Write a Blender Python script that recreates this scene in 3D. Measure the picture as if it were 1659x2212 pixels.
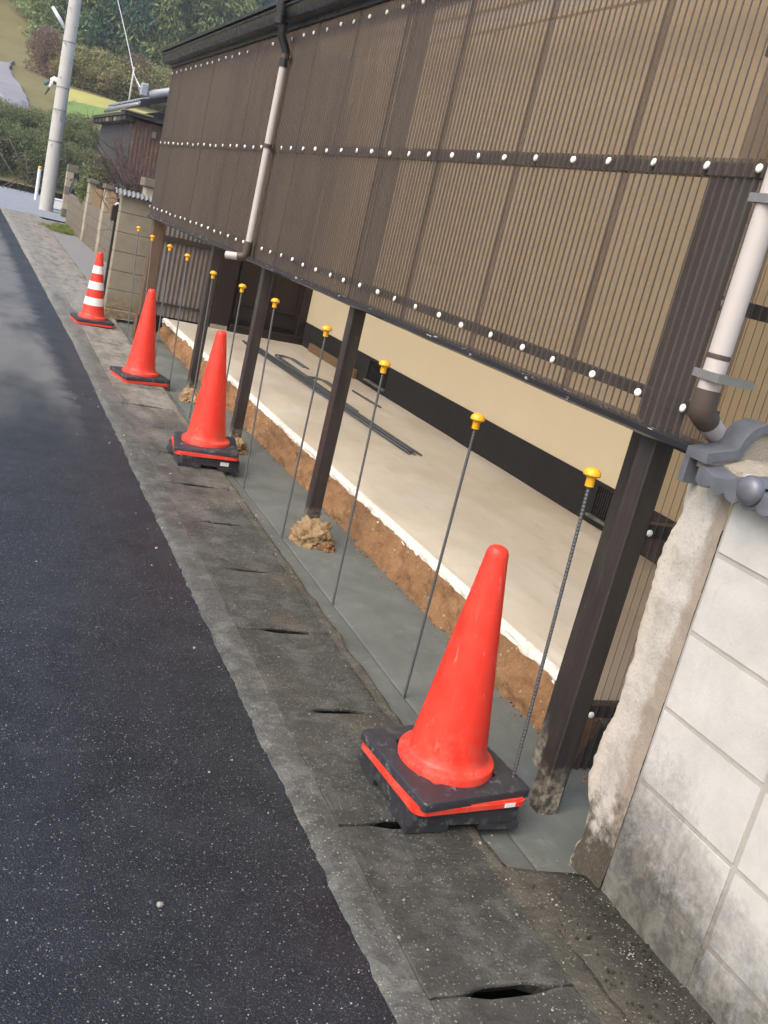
import bpy, bmesh, math, random
import numpy as np
from mathutils import Vector, Matrix, noise as mnoise
random.seed(7)
RAD = math.radians
scene = bpy.context.scene
for o in list(bpy.data.objects): bpy.data.objects.remove(o)
col = scene.collection

# ------------------------------------------------------------------ camera
CAM_H = 1.47
F_PX, CX, CY = 2145.54, 829.5, 1106.0          # in pixels of a 1659x2212 view of the photograph
R = np.array([[0.89986234, -0.37010209, 0.23080774],
              [0.10485657, -0.33008777, -0.93810829],
              [0.42338265, 0.86837003, -0.25822591]])
cam_d = bpy.data.cameras.new('camera'); cam = bpy.data.objects.new('camera', cam_d); col.objects.link(cam)
cam_d.sensor_fit = 'HORIZONTAL'; cam_d.sensor_width = 36.0; cam_d.lens = F_PX / 1659 * 36
cam_d.clip_start = 0.02; cam_d.clip_end = 2000
cam.matrix_world = Matrix(((R[0][0], -R[1][0], -R[2][0], 0), (R[0][1], -R[1][1], -R[2][1], 0),
                           (R[0][2], -R[1][2], -R[2][2], CAM_H), (0, 0, 0, 1)))
scene.camera = cam
scene.render.resolution_x = 768; scene.render.resolution_y = 1024

def ray(d):
    return R.T @ np.array([d[0] - CX, d[1] - CY, F_PX])
def onx(d, X): r = ray(d); return Vector(r * X / r[0]) + Vector((0, 0, CAM_H))
def ony(d, Y): r = ray(d); return Vector(r * Y / r[1]) + Vector((0, 0, CAM_H))
def onz(d, z): r = ray(d); return Vector(r * (z - CAM_H) / r[2]) + Vector((0, 0, CAM_H))

# ------------------------------------------------------------------ sky, sun, exposure
SUN_EL, SUN_AZ = RAD(48), RAD(-115)      # azimuth from +Y towards +X
world = bpy.data.worlds.new('World'); scene.world = world; world.use_nodes = True
wn = world.node_tree; bg = wn.nodes['Background']
sky = wn.nodes.new('ShaderNodeTexSky'); sky.sky_type = 'NISHITA'; sky.sun_disc = False
sky.sun_elevation = SUN_EL; sky.sun_rotation = SUN_AZ
sky.air_density = 1.0; sky.dust_density = 4.0; sky.ozone_density = 1.0
wn.links.new(sky.outputs[0], bg.inputs[0]); bg.inputs[1].default_value = 0.15
sun_d = bpy.data.lights.new('sun', 'SUN'); sun_d.energy = 0.9; sun_d.angle = RAD(50); sun_d.color = (1, .965, .91)
sun = bpy.data.objects.new('sun', sun_d); col.objects.link(sun)
sdir = Vector((math.cos(SUN_EL) * math.sin(SUN_AZ), math.cos(SUN_EL) * math.cos(SUN_AZ), math.sin(SUN_EL)))
sun.rotation_euler = sdir.to_track_quat('Z', 'Y').to_euler(); sun.location = sdir * 50
vs = scene.view_settings
vs.view_transform = 'Standard'; vs.look = 'None'; vs.gamma = 1.0; vs.use_curve_mapping = False
vs.exposure = 1.1
scene.render.engine = 'CYCLES'
scene.cycles.transparent_max_bounces = 24
scene.cycles.max_bounces = 10

# ------------------------------------------------------------------ node helpers
class NT:
    def __init__(s, name, rough=.6, spec=.5, metallic=0):
        s.m = bpy.data.materials.new(name); s.m.use_nodes = True
        s.t = s.m.node_tree; s.b = s.t.nodes['Principled BSDF']; s.out = s.t.nodes['Material Output']
        s.b.inputs['Roughness'].default_value = rough; s.b.inputs['Specular IOR Level'].default_value = spec
        s.b.inputs['Metallic'].default_value = metallic
    def n(s, typ, **kw):
        nd = s.t.nodes.new(typ)
        for k, v in kw.items(): setattr(nd, k, v)
        return nd
    def L(s, a, b): s.t.links.new(a, b)
    def set(s, sock, v):
        if hasattr(v, 'is_output') or isinstance(v, bpy.types.NodeSocket): s.L(v, sock)
        elif isinstance(v, (tuple, list)) and sock.type == 'RGBA' and len(v) == 3: sock.default_value = (*v, 1)
        else: sock.default_value = v
    def pos(s, scale=None):
        o = s.n('ShaderNodeNewGeometry').outputs['Position']
        return s.scaled(o, scale) if scale else o
    def obj(s, scale=None):
        o = s.n('ShaderNodeTexCoord').outputs['Object']
        return s.scaled(o, scale) if scale else o
    def scaled(s, v, sc):
        m = s.n('ShaderNodeMapping'); m.inputs['Scale'].default_value = sc; s.L(v, m.inputs['Vector']); return m.outputs[0]
    def noise(s, v, scale=5, detail=4, rough=.55, dist=0):
        k = s.n('ShaderNodeTexNoise'); k.inputs['Scale'].default_value = scale; k.inputs['Detail'].default_value = detail
        k.inputs['Roughness'].default_value = rough; k.inputs['Distortion'].default_value = dist
        s.L(v, k.inputs['Vector']); return k.outputs['Fac']
    def vor(s, v, scale, out='Distance', feature='F1'):
        k = s.n('ShaderNodeTexVoronoi', feature=feature); k.inputs['Scale'].default_value = scale; s.L(v, k.inputs['Vector']); return k.outputs[out]
    def ramp(s, f, *stops):
        k = s.n('ShaderNodeValToRGB'); s.L(f, k.inputs[0]); e = k.color_ramp.elements
        while len(e) < len(stops): e.new(.5)
        for el, (p, c) in zip(e, stops):
            el.position = p; el.color = (c, c, c, 1) if not isinstance(c, (tuple, list)) else (*c, 1)
        return k.outputs[0]
    def mix(s, f, a, b, mode='MIX'):
        k = s.n('ShaderNodeMix', data_type='RGBA', blend_type=mode)
        s.set(k.inputs[0], f); s.set(k.inputs[6], a); s.set(k.inputs[7], b); return k.outputs[2]
    def math(s, op, a, b=None, c=None):
        k = s.n('ShaderNodeMath', operation=op); s.set(k.inputs[0], a)
        if b is not None: s.set(k.inputs[1], b)
        if c is not None: s.set(k.inputs[2], c)
        return k.outputs[0]
    def sep(s, v):
        k = s.n('ShaderNodeSeparateXYZ'); s.L(v, k.inputs[0]); return k.outputs
    def mr(s, v, a, b, c=0, d=1):
        k = s.n('ShaderNodeMapRange'); s.L(v, k.inputs[0])
        for i, x in enumerate((a, b, c, d)): s.set(k.inputs[i + 1], x)
        return k.outputs[0]
    def base(s, v): s.set(s.b.inputs['Base Color'], v); return s
    def rough(s, v): s.set(s.b.inputs['Roughness'], v); return s
    def bump(s, h, strength=.4, dist=.01):
        k = s.n('ShaderNodeBump'); k.inputs['Strength'].default_value = strength; k.inputs['Distance'].default_value = dist
        s.L(h, k.inputs['Height']); s.L(k.outputs[0], s.b.inputs['Normal']); return s
MAT = {}
def reg(key, nt): MAT[key] = nt.m; return nt.m

def simple(key, c, rough=.6, var=.25, scale=8, bump=.15, spec=.4, metallic=0, space='obj', bscale=None, bdist=.004):
    t = NT(key, rough, spec, metallic); v = getattr(t, space)()
    f = t.noise(v, scale, 5); g = t.noise(v, scale * 5.3, 3)
    a = tuple(x * (1 - var) for x in c); b = tuple(min(1, x * (1 + var)) for x in c)
    cc = t.mix(f, a, b); cc = t.mix(t.math('MULTIPLY', g, .35), cc, tuple(x * (1 - var * 1.4) for x in c))
    t.base(cc); t.rough(t.mr(t.noise(v, scale * 2.1, 3), .3, .7, max(.05, rough - .12), min(1, rough + .12)))
    if bump: t.bump(t.noise(v, bscale or scale * 6, 4), bump, bdist)
    return reg(key, t)

def mat_asphalt():
    t = NT('asphalt', .5, .5); p = t.pos(); x, y, z = t.sep(p)
    big = t.noise(p, .8, 5, .6); mid = t.noise(p, 6, 5, .65); fine = t.noise(p, 140, 3, .7)
    c = t.mix(t.ramp(big, (.35, 0), (.65, 1)), (.0034, .0044, .0056), (.0075, .0094, .0125))
    c = t.mix(t.ramp(mid, (.4, 0), (.75, 1)), c, (.017, .019, .023))
    # pale dry patch in the distance, patchy edges
    yy = t.math('ADD', y, t.math('MULTIPLY', t.noise(t.pos((1, .35, 1)), 1.3, 4), 5.0))
    dry = t.math('MULTIPLY', t.mr(yy, 8.2, 10.2), t.mr(t.noise(t.pos((1, .4, 1)), 1.7, 5, .65), .28, .52))
    dark = t.mr(t.math('SUBTRACT', x, t.math('MULTIPLY', mid, .25)), .66, .76)      # darker new strip along the kerb
    dry = t.math('MULTIPLY', dry, t.math('SUBTRACT', 1, dark))
    c = t.mix(t.math('MULTIPLY', dry, .8), c, (.17, .165, .155))
    # dusty scuffs, and bright stone chips
    sc = t.ramp(t.noise(p, 2.3, 6, .7), (.58, 0), (.75, 1))
    c = t.mix(t.math('MULTIPLY', sc, .16), c, (.14, .145, .155))
    cell = t.vor(p, 185, 'Color'); d = t.vor(p, 185); r = t.sep(cell)[0]
    chip = t.math('MULTIPLY', t.math('GREATER_THAN', r, .91), t.math('LESS_THAN', d, .36))
    chip = t.math('MULTIPLY', chip, t.sep(cell)[1])
    c = t.mix(t.math('MULTIPLY', chip, .62), c, (.45, .46, .47))
    cell2 = t.vor(p, 300, 'Color'); chip2 = t.math('MULTIPLY', t.math('GREATER_THAN', t.sep(cell2)[0], .8), t.math('LESS_THAN', t.vor(p, 300), .42))
    c = t.mix(t.math('MULTIPLY', chip2, .30), c, (.20, .21, .22))
    t.base(c)
    t.rough(t.math('ADD', t.mr(big, .35, .7, .30, .52), t.math('MULTIPLY', fine, .16)))
    t.bump(t.math('ADD', t.math('MULTIPLY', t.vor(p, 230), .8), fine), .5, .004)
    t.b.inputs['Coat Weight'].default_value = .10; t.b.inputs['Coat Roughness'].default_value = .30
    return reg('asphalt', t)
mat_asphalt()

def mat_oldconcrete(key, light, dark, wet0=4.2, wet1=7.5, moss=.5, chips=True):
    t = NT(key, .75, .35); p = t.pos(); x, y, z = t.sep(p)
    oi = t.n('ShaderNodeObjectInfo').outputs['Random']
    big = t.noise(t.pos((1, .7, 1)), 2.2, 6, .65); mid = t.noise(p, 9, 7, .72, .4); fine = t.noise(p, 120, 3, .75); m2 = t.noise(t.pos((.8, 1.2, 1)), 24, 6, .75)
    ywob = t.math('ADD', t.math('ADD', y, t.mr(big, .3, .7, -1.6, 1.6)), t.math('MULTIPLY', oi, .9))
    dry = t.mr(ywob, wet0, wet1, .0, 1)
    c = t.mix(dry, dark, light)
    c = t.mix(t.math('MULTIPLY', t.ramp(mid, (.46, 0), (.60, 1)), t.mr(dry, 0, 1, .55, .35)), c, tuple(k * 2.3 for k in dark))
    c = t.mix(t.math('MULTIPLY', t.ramp(m2, (.50, 0), (.64, 1)), .55), c, tuple(k * .45 for k in dark))
    st = t.ramp(t.noise(t.pos((1.6, .35, 1)), 5, 6, .7, .5), (.47, 0), (.64, 1))
    c = t.mix(t.math('MULTIPLY', st, moss), c, (.030, .029, .018))
    c = t.mix(t.math('MULTIPLY', t.ramp(t.noise(t.pos((.6, 1, 1)), 3.4, 6, .7, .8), (.60, 0), (.72, 1)), .45), c, (.20, .195, .165))
    mo = t.math('MULTIPLY', t.mr(t.math('ADD', x, t.mr(mid, .3, .7, -.14, .14)), 1.50, 1.66), t.mr(t.math('ADD', y, t.mr(big, .3, .7, -.14, .14)), 1.95, 1.75))
    c = t.mix(t.math('MULTIPLY', mo, .75), c, (.026, .024, .018))
    rust = t.ramp(t.noise(p, 1.9, 5, .65), (.53, 0), (.68, 1))
    c = t.mix(t.math('MULTIPLY', rust, .35), c, (.115, .085, .052))
    if chips:
        cell = t.vor(p, 160, 'Color'); k = t.math('MULTIPLY', t.math('GREATER_THAN', t.sep(cell)[0], .86), t.math('LESS_THAN', t.vor(p, 160), .38))
        c = t.mix(t.math('MULTIPLY', k, .45), c, (.36, .35, .31))
        pit = t.ramp(t.vor(p, 46), (.04, 1), (.15, 0)); pit = t.math('MULTIPLY', pit, t.math('GREATER_THAN', t.sep(t.vor(p, 46, 'Color'))[0], .55)); c = t.mix(t.math('MULTIPLY', pit, .6), c, (.02, .019, .017))
    t.base(c); t.rough(t.mr(dry, 0, 1, .55, .85))
    t.bump(t.math('ADD', t.math('MULTIPLY', mid, .6), t.math('ADD', fine, t.math('MULTIPLY', m2, .8))), .7, .007)
    return reg(key, t)
mat_oldconcrete('lid', (.29, .265, .225), (.052, .051, .043), 5.2, 8.8)
mat_oldconcrete('kerb', (.25, .235, .205), (.082, .081, .071), 6, 16, .45)
mat_oldconcrete('shoulder', (.27, .24, .19), (.070, .064, .050), 5, 9, .45)

def mat_fresh():
    t = NT('fresh_concrete', .75, .3); p = t.pos()
    a = t.noise(p, 2.6, 5, .6); b = t.noise(p, 60, 4, .7); m = t.noise(t.pos((1, .5, 1)), 8, 6, .7)
    c = t.mix(t.ramp(a, (.3, 0), (.7, 1)), (.098, .108, .094), (.165, .172, .150))
    c = t.mix(t.math('MULTIPLY', t.ramp(m, (.45, 0), (.7, 1)), .5), c, (.075, .083, .072))
    c = t.mix(t.math('MULTIPLY', b, .35), c, (.070, .076, .066))
    c = t.mix(t.math('MULTIPLY', t.ramp(t.noise(p, 11, 5, .7), (.58, 0), (.72, 1)), .35), c, (.22, .22, .19))
    pore = t.ramp(t.vor(p, 70), (.05, 1), (.13, 0)); pore = t.math('MULTIPLY', pore, t.math('GREATER_THAN', t.sep(t.vor(p, 70, 'Color'))[0], .72))
    c = t.mix(t.math('MULTIPLY', pore, .6), c, (.035, .037, .033))
    t.base(c); t.rough(t.mr(a, .3, .7, .6, .85)); t.bump(t.math('SUBTRACT', t.math('ADD', m, t.noise(p, 190, 3, .7)), pore), .45, .005); return reg('fresh', t)
mat_fresh()

def mat_slab():
    t = NT('slab', .5, .4); p = t.pos()
    st = t.noise(t.pos((1.1, .45, 1)), 3.2, 6, .65, .6); big = t.noise(p, .9, 4); f = t.noise(p, 90, 3, .7)
    c = t.mix(t.ramp(st, (.3, 0), (.7, 1)), (.52, .46, .36), (.67, .615, .515))
    c = t.mix(t.math('MULTIPLY', t.ramp(big, (.5, 0), (.68, 1)), .5), c, (.44, .33, .21))
    c = t.mix(t.math('MULTIPLY', t.ramp(t.noise(t.pos((2.2, .6, 1)), 6, 5, .7), (.56, 0), (.72, 1)), .4), c, (.36, .30, .22))
    c = t.mix(t.math('MULTIPLY', f, .15), c, (.33, .29, .23))
    t.base(c); t.rough(t.mr(st, .3, .7, .42, .62)); t.bump(t.math('ADD', st, t.math('MULTIPLY', f, .2)), .12, .004); return reg('slab', t)
mat_slab()

def mat_slabedge():
    t = NT('slab_edge', .85, .3); p = t.pos()
    c = t.mix(t.ramp(t.noise(p, 26, 5, .7), (.4, 0), (.7, 1)), (.80, .78, .70), (.60, .55, .45))
    c = t.mix(t.math('MULTIPLY', t.ramp(t.noise(p, 70, 4, .7), (.55, 0), (.72, 1)), .6), c, (.36, .27, .18))
    t.base(c); t.bump(t.noise(p, 90, 5, .75), .7, .008); return reg('slab_edge', t)
mat_slabedge()

def mat_soil(key, a, b, d):
    t = NT(key, .95, .2); p = t.pos()
    n = t.noise(p, 9, 6, .7); f = t.noise(p, 70, 5, .75)
    c = t.mix(t.ramp(n, (.35, 0), (.68, 1)), a, b); c = t.mix(t.math('MULTIPLY', t.ramp(f, (.45, 0), (.7, 1)), .6), c, d)
    cell = t.vor(p, 55, 'Color'); k = t.math('MULTIPLY', t.math('GREATER_THAN', t.sep(cell)[0], .9), t.math('LESS_THAN', t.vor(p, 55), .3))
    c = t.mix(t.math('MULTIPLY', k, .6), c, (.5, .4, .27))
    t.base(c); t.bump(t.math('ADD', n, f), .9, .012); return reg(key, t)
mat_soil('soil', (.235, .125, .058), (.33, .19, .095), (.12, .06, .028))
mat_soil('moss_dirt', (.030, .028, .016), (.060, .050, .032), (.018, .016, .010))
mat_soil('clod', (.28, .18, .09), (.43, .31, .175), (.14, .075, .035))

def mat_panel(key, tint=(.79, .715, .64), body=(.108, .094, .088), k=.56, tlw=.3, tlc=(.30, .24, .19)):
    # tinted translucent sheet: what it lets through falls with the path length in the sheet (Beer's law, 1/cos)
    t = NT(key, .34, .5); p = t.pos(); o = t.obj()
    lw = t.n('ShaderNodeLayerWeight'); lw.inputs[0].default_value = .5
    cosv = t.math('MAXIMUM', t.math('SUBTRACT', 1, lw.outputs['Facing']), .05)
    T = t.math('POWER', 2.71828, t.math('DIVIDE', -k, cosv))
    dust = t.noise(t.pos((1, 1, .12)), 9, 5, .7); dust2 = t.noise(t.pos((1, 1, .3)), 2.2, 4)
    c = t.mix(t.ramp(dust, (.35, 0), (.7, 1)), tuple(x * .85 for x in body), tuple(x * 1.25 for x in body))
    c = t.mix(t.math('MULTIPLY', t.ramp(t.noise(t.pos((1, 1, .05)), 14, 3), (.62, 0), (.75, 1)), .4), c, (.27, .22, .18))
    c = t.mix(t.math('MULTIPLY', t.ramp(dust2, (.45, 0), (.7, 1)), .25), c, (.19, .165, .15))
    t.base(c); t.rough(t.mr(dust, .3, .7, .28, .46))
    tr = t.n('ShaderNodeBsdfTransparent'); tr.inputs[0].default_value = (*tint, 1)
    tl = t.n('ShaderNodeBsdfTranslucent'); tl.inputs[0].default_value = (*tlc, 1)
    m1 = t.n('ShaderNodeMixShader'); m1.inputs[0].default_value = tlw; t.L(t.b.outputs[0], m1.inputs[1]); t.L(tl.outputs[0], m1.inputs[2])
    m2 = t.n('ShaderNodeMixShader'); t.L(T, m2.inputs[0]); t.L(m1.outputs[0], m2.inputs[1]); t.L(tr.outputs[0], m2.inputs[2])
    t.L(m2.outputs[0], t.out.inputs[0]); return reg(key, t)
mat_panel('panel'); mat_panel('roof_panel', (.88, .84, .78), (.20, .19, .17), .35, .75, (.80, .74, .66))
simple('rail_wood', (.045, .037, .033), .5, .3, 14, .2)
def mat_post():
    t = NT('post_wood', .42, .5); p = t.obj((1, 1, .15)); q = t.pos(); z = t.sep(q)[2]
    c = t.mix(t.ramp(t.noise(p, 22, 5, .6), (.3, 0), (.7, 1)), (.022, .017, .016), (.046, .036, .031))
    chip = t.ramp(t.noise(q, 46, 4, .7), (.66, 0), (.72, 1)); c = t.mix(t.math('MULTIPLY', chip, .35), c, (.22, .20, .17))
    foot = t.math('MULTIPLY', t.mr(t.math('ADD', z, t.math('MULTIPLY', t.noise(q, 18, 4, .7), .16)), .12, .22, 1, 0), .85)
    w = t.mix(t.ramp(t.noise(q, 38, 5, .7), (.4, 0), (.62, 1)), (.055, .045, .032), (.36, .31, .23))
    c = t.mix(foot, c, w); g = t.math('MULTIPLY', t.ramp(t.noise(q, 5, 3), (.55, 0), (.7, 1)), .16); c = t.mix(g, c, (.10, .115, .045))
    t.base(c); t.rough(t.mr(foot, 0, .8, .38, .9)); t.bump(t.math('ADD', t.noise(p, 60, 4), t.math('MULTIPLY', foot, t.noise(q, 60, 4))), .3, .006); return reg('post', t)
mat_post()
simple('dark_wood', (.024, .016, .014), .45, .3, 10, .2)
simple('far_post', (.13, .083, .052), .6, .3, 12, .2)
def mat_sill():
    t = NT('sill_paint', .3, .55); p = t.pos()
    c = t.mix(t.noise(p, 9, 4), (.014, .014, .017), (.032, .031, .034))
    ch = t.ramp(t.noise(t.pos((1, .35, 1)), 26, 5, .7), (.63, 0), (.66, 1)); c = t.mix(t.math('MULTIPLY', ch, .75), c, (.55, .56, .58))
    t.base(c); t.rough(t.mr(ch, 0, 1, .25, .6)); t.bump(t.noise(p, 40, 3), .08, .003); return reg('sill_paint', t)
mat_sill()
simple('gutter_dark', (.018, .017, .019), .35, .3, 10, .08, .5)
simple('sheet_grey', (.17, .150, .140), .45, .2, 8, .05)
simple('cream', (.68, .59, .40), .85, .05, 3, .12, .3, space='pos', bscale=220, bdist=.002)
def mat_base():
    t = NT('wall_base', .85, .3); p = t.pos(); w = t.n('ShaderNodeTexWave', wave_type='BANDS', bands_direction='Y'); w.inputs['Scale'].default_value = 26
    w.inputs['Distortion'].default_value = 1.5; t.L(p, w.inputs['Vector'])
    c = t.mix(t.noise(p, 8, 5, .7), (.014, .013, .013), (.034, .031, .029))
    c = t.mix(t.math('MULTIPLY', t.ramp(t.noise(p, 30, 4, .7), (.62, 0), (.75, 1)), .3), c, (.16, .15, .14))
    t.base(c); t.bump(w.outputs['Fac'], .5, .006); return reg('wall_base', t)
mat_base()
simple('screw_white', (.86, .84, .73), .85, .08, 40, 0, .5)
simple('pipe_white', (.50, .455, .42), .45, .10, 7, .05, .4)
simple('pipe_brown', (.085, .062, .05), .5, .2, 10, .05, .4)
simple('bracket_metal', (.28, .275, .26), .5, .2, 20, .1, .5, .6)
def mat_cone():
    t = NT('cone_red', .42, .45); p = t.obj()
    f = t.noise(p, 9, 5, .65); c = t.mix(t.ramp(f, (.4, 0), (.75, 1)), (.76, .030, .014), (.80, .055, .028))
    c = t.mix(t.math('MULTIPLY', t.ramp(t.noise(p, 34, 5, .7), (.6, 0), (.75, 1)), .22), c, (.60, .24, .18))
    zz = t.sep(p)[2]
    gr = t.math('MULTIPLY', t.mr(t.math('ADD', zz, t.mr(f, .3, .7, -.08, .08)), .02, .22, .55, .06), t.ramp(t.noise(p, 22, 6, .75), (.42, 0), (.68, 1)))
    c = t.mix(gr, c, (.30, .16, .11))
    c = t.mix(t.math('MULTIPLY', t.ramp(t.noise(t.obj((1, 1, .25)), 46, 4, .7), (.60, 0), (.70, 1)), .34), c, (.80, .27, .20))
    t.base(c); t.rough(t.mr(f, .3, .7, .36, .55)); t.b.inputs['Subsurface Weight'].default_value = 0; t.bump(t.noise(p, 40, 3), .04, .003); return reg('cone_red', t)
mat_cone()
def mat_rubber():
    t = NT('rubber', .55, .45); p = t.pos()
    c = t.mix(t.noise(p, 12, 4), (.020, .020, .024), (.038, .037, .043))
    s = t.ramp(t.noise(p, 26, 6, .75), (.55, 0), (.70, 1)); c = t.mix(t.math('MULTIPLY', s, .5), c, (.28, .265, .24))
    t.base(c); t.rough(t.mr(s, 0, 1, .45, .8)); t.bump(t.noise(p, 90, 4), .2, .003); return reg('rubber', t)
mat_rubber()
simple('reflective_white', (.82, .81, .77), .45, .08, 24, .05)
simple('steel_rebar', (.13, .135, .14), .5, .25, 40, .1, .5, .55)
simple('cap_yellow', (.83, .40, .012), .42, .06, 20, .03, .5)
def mat_block(key, face, stain_h, dark, mossy=1.0):
    t = NT(key, .9, .25); p = t.pos(); x, y, z = t.sep(p)
    f = t.noise(p, 90, 4, .75); m = t.noise(p, 7, 5, .65)
    oi = t.n('ShaderNodeObjectInfo').outputs['Random']
    c = t.mix(t.ramp(m, (.35, 0), (.7, 1)), face, tuple(k * .80 for k in face))
    c = t.mix(t.math('MULTIPLY', oi, .22), c, tuple(k * .72 for k in face))
    zz = t.math('ADD', z, t.mr(t.noise(t.pos((1, 1, .6)), 8, 7, .74, .5), .25, .75, -.10, .10))
    if key in ('block_white', 'mortar_joint'): zz = t.math('ADD', zz, t.mr(y, 1.75, 1.30, -.06, .14))
    s = t.mr(zz, stain_h * .15, stain_h, mossy, 0)
    g = t.ramp(t.noise(p, 16, 5, .7), (.3, .72), (.58, 1)); s = t.math('MULTIPLY', s, g)
    fs = t.noise(p, 55, 6, .8); ms = t.noise(p, 19, 6, .75, .6)
    s = t.ramp(t.math('ADD', t.math('MULTIPLY', s, .80), t.math('ADD', t.math('MULTIPLY', fs, .42), t.math('MULTIPLY', ms, .42))), (.52, 0), (.70, .38), (1.0, 1))
    dk = t.mix(t.ramp(ms, (.42, 0), (.6, 1)), dark, tuple(k * 2.6 for k in dark))
    c = t.mix(t.math('MULTIPLY', s, .93), c, dk)
    c = t.mix(t.math('MULTIPLY', t.ramp(t.noise(t.pos((1, 1, .35)), 9, 5, .7), (.55, 0), (.74, 1)), .35), c, tuple(k * .45 for k in face))
    pit = t.ramp(t.vor(p, 95), (.05, 1), (.14, 0)); pit = t.math('MULTIPLY', pit, t.math('GREATER_THAN', t.sep(t.vor(p, 95, 'Color'))[0], .6))
    c = t.mix(t.math('MULTIPLY', pit, .6), c, tuple(k * .3 for k in face))
    t.base(c); t.bump(t.math('SUBTRACT', t.math('ADD', f, m), pit), .35, .005); return reg(key, t)
mat_block('block_white', (.55, .54, .50), .50, (.050, .047, .038))
mat_block('mortar_joint', (.42, .40, .36), .50, (.06, .056, .048))
mat_block('block_old', (.30, .265, .195), .35, (.12, .085, .045), .7)
mat_block('old_joint', (.11, .095, .07), .4, (.05, .045, .035), .6)
mat_block('block_grey', (.19, .165, .13), 1.0, (.075, .062, .043), .55)
mat_block('block_pale', (.40, .35, .255), .3, (.10, .08, .05), .5)
def mat_endmortar():
    t = NT('end_mortar', .92, .25); p = t.pos(); x, y, z = t.sep(p)
    m = t.noise(p, 8, 6, .7); f = t.noise(p, 110, 4, .75)
    c = t.mix(t.ramp(m, (.4, 0), (.62, 1)), (.50, .475, .42), (.37, .34, .29))
    yy = t.math('ADD', y, t.mr(t.noise(t.pos((1, 1, .5)), 10, 4, .65), .3, .7, -.03, .03))
    c = t.mix(t.math('MULTIPLY', t.mr(yy, 1.79, 1.765), .75), c, (.27, .215, .16))
    zz = t.math('ADD', z, t.mr(t.noise(p, 14, 6, .75), .3, .7, -.13, .13))
    c = t.mix(t.mr(zz, .10, .24, .95, 0), c, (.050, .043, .030))
    ey = t.math('ADD', y, t.mr(t.noise(p, 22, 4, .7), .3, .7, -.018, .018))
    c = t.mix(t.mr(ey, 1.855, 1.872, 0, .7), c, (.52, .475, .39))
    c = t.mix(t.math('MULTIPLY', t.ramp(f, (.52, 0), (.66, 1)), .35), c, (.22, .18, .13))
    t.base(c); t.bump(t.math('ADD', m, f), .6, .006); return reg('end_mortar', t)
mat_endmortar()
def mat_tile():
    t = NT('ibushi_tile', .36, .5); p = t.pos(); f = t.noise(p, 11, 5, .65)
    c = t.mix(t.ramp(f, (.35, 0), (.7, 1)), (.115, .122, .140), (.19, .20, .225)); c = t.mix(t.math('MULTIPLY', t.noise(p, 60, 3, .7), .3), c, (.09, .09, .095))
    t.base(c); t.rough(t.mr(f, .3, .7, .32, .5)); t.b.inputs['Metallic'].default_value = .25; t.bump(t.noise(p, 130, 3), .08, .003); return reg('tile', t)
mat_tile()
simple('tile_light', (.30, .32, .36), .4, .2, 6, .1, .5)
simple('bed_mortar', (.35, .31, .245), .95, .25, 40, .9, .2, bscale=160, bdist=.006)
simple('gravel', (.27, .265, .26), .95, .35, 30, .9, .2, space='pos', bscale=60, bdist=.03)
simple('pale_road', (.25, .27, .30), .7, .15, 2, .2, .3, space='pos')
simple('hill_asphalt', (.24, .235, .25), .8, .2, .6, .1, .3, space='pos')
simple('pole_concrete', (.47, .455, .42), .75, .10, 4, .15, .3, space='pos')
simple('white_paint', (.78, .79, .80), .5, .06, 5, .05)
simple('shed_grey', (.052, .050, .054), .6, .25, 6, .1)
simple('shed_rust', (.13, .075, .055), .8, .6, 9, .2)
simple('board_brown', (.20, .125, .06), .8, .3, 10, .2)
simple('gate_metal', (.035, .028, .026), .45, .3, 10, .1)
simple('orange_plastic', (.75, .25, .03), .5, .1, 10, 0)
simple('hose_dark', (.02, .022, .028), .5, .2, 20, 0)
simple('twig', (.10, .068, .055), .9, .4, 8, .2)
simple('bark', (.075, .06, .045), .9, .35, 6, .4)
simple('cloth_white', (.75, .76, .78), .8, .1, 6, .1)
simple('cloth_grey', (.10, .11, .09), .9, .2, 6, .1)
simple('skin', (.45, .26, .18), .6, .1, 6, 0)
simple('cap_teal', (.03, .16, .16), .7, .1, 6, 0)
simple('pebble', (.30, .28, .25), .9, .4, 3, .2, space='pos')
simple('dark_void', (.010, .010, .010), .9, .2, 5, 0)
simple('terrain', (.185, .165, .075), .95, .4, .35, .5, .2, space='pos')
simple('field_yellow', (.38, .355, .115), .95, .2, .5, .4, .2, space='pos')
simple('grass_green', (.17, .26, .075), .95, .35, 1.2, .5, .2, space='pos')
def mat_leaf(key, a, b, c3=None, tr=.3):
    t = NT(key, .6, .3); g = t.n('ShaderNodeNewGeometry'); r = g.outputs['Random Per Island']
    oi = t.n('ShaderNodeObjectInfo').outputs['Random']
    c = t.mix(r, a, b)
    if c3: c = t.mix(t.math('MULTIPLY', t.ramp(t.noise(t.obj(), .5, 3), (.5, 0), (.62, 1)), .8), c, c3)
    c = t.mix(t.math('MULTIPLY', oi, .35), c, tuple(k * .55 for k in a))
    t.base(c); tl = t.n('ShaderNodeBsdfTranslucent'); t.L(c, tl.inputs[0])
    m = t.n('ShaderNodeMixShader'); m.inputs[0].default_value = tr; t.L(t.b.outputs[0], m.inputs[1]); t.L(tl.outputs[0], m.inputs[2])
    t.L(m.outputs[0], t.out.inputs[0]); return reg(key, t)
mat_leaf('leaf_forest', (0.074, 0.155, 0.095), (0.185, 0.302, 0.155), (0.229, 0.274, 0.111))
mat_leaf('leaf_olive', (0.203, 0.278, 0.112), (0.387, 0.462, 0.203))
mat_leaf('leaf_bamboo', (0.174, 0.238, 0.087), (0.335, 0.378, 0.160))
mat_leaf('leaf_blue', (0.055, 0.122, 0.101), (0.122, 0.210, 0.155))
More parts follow.
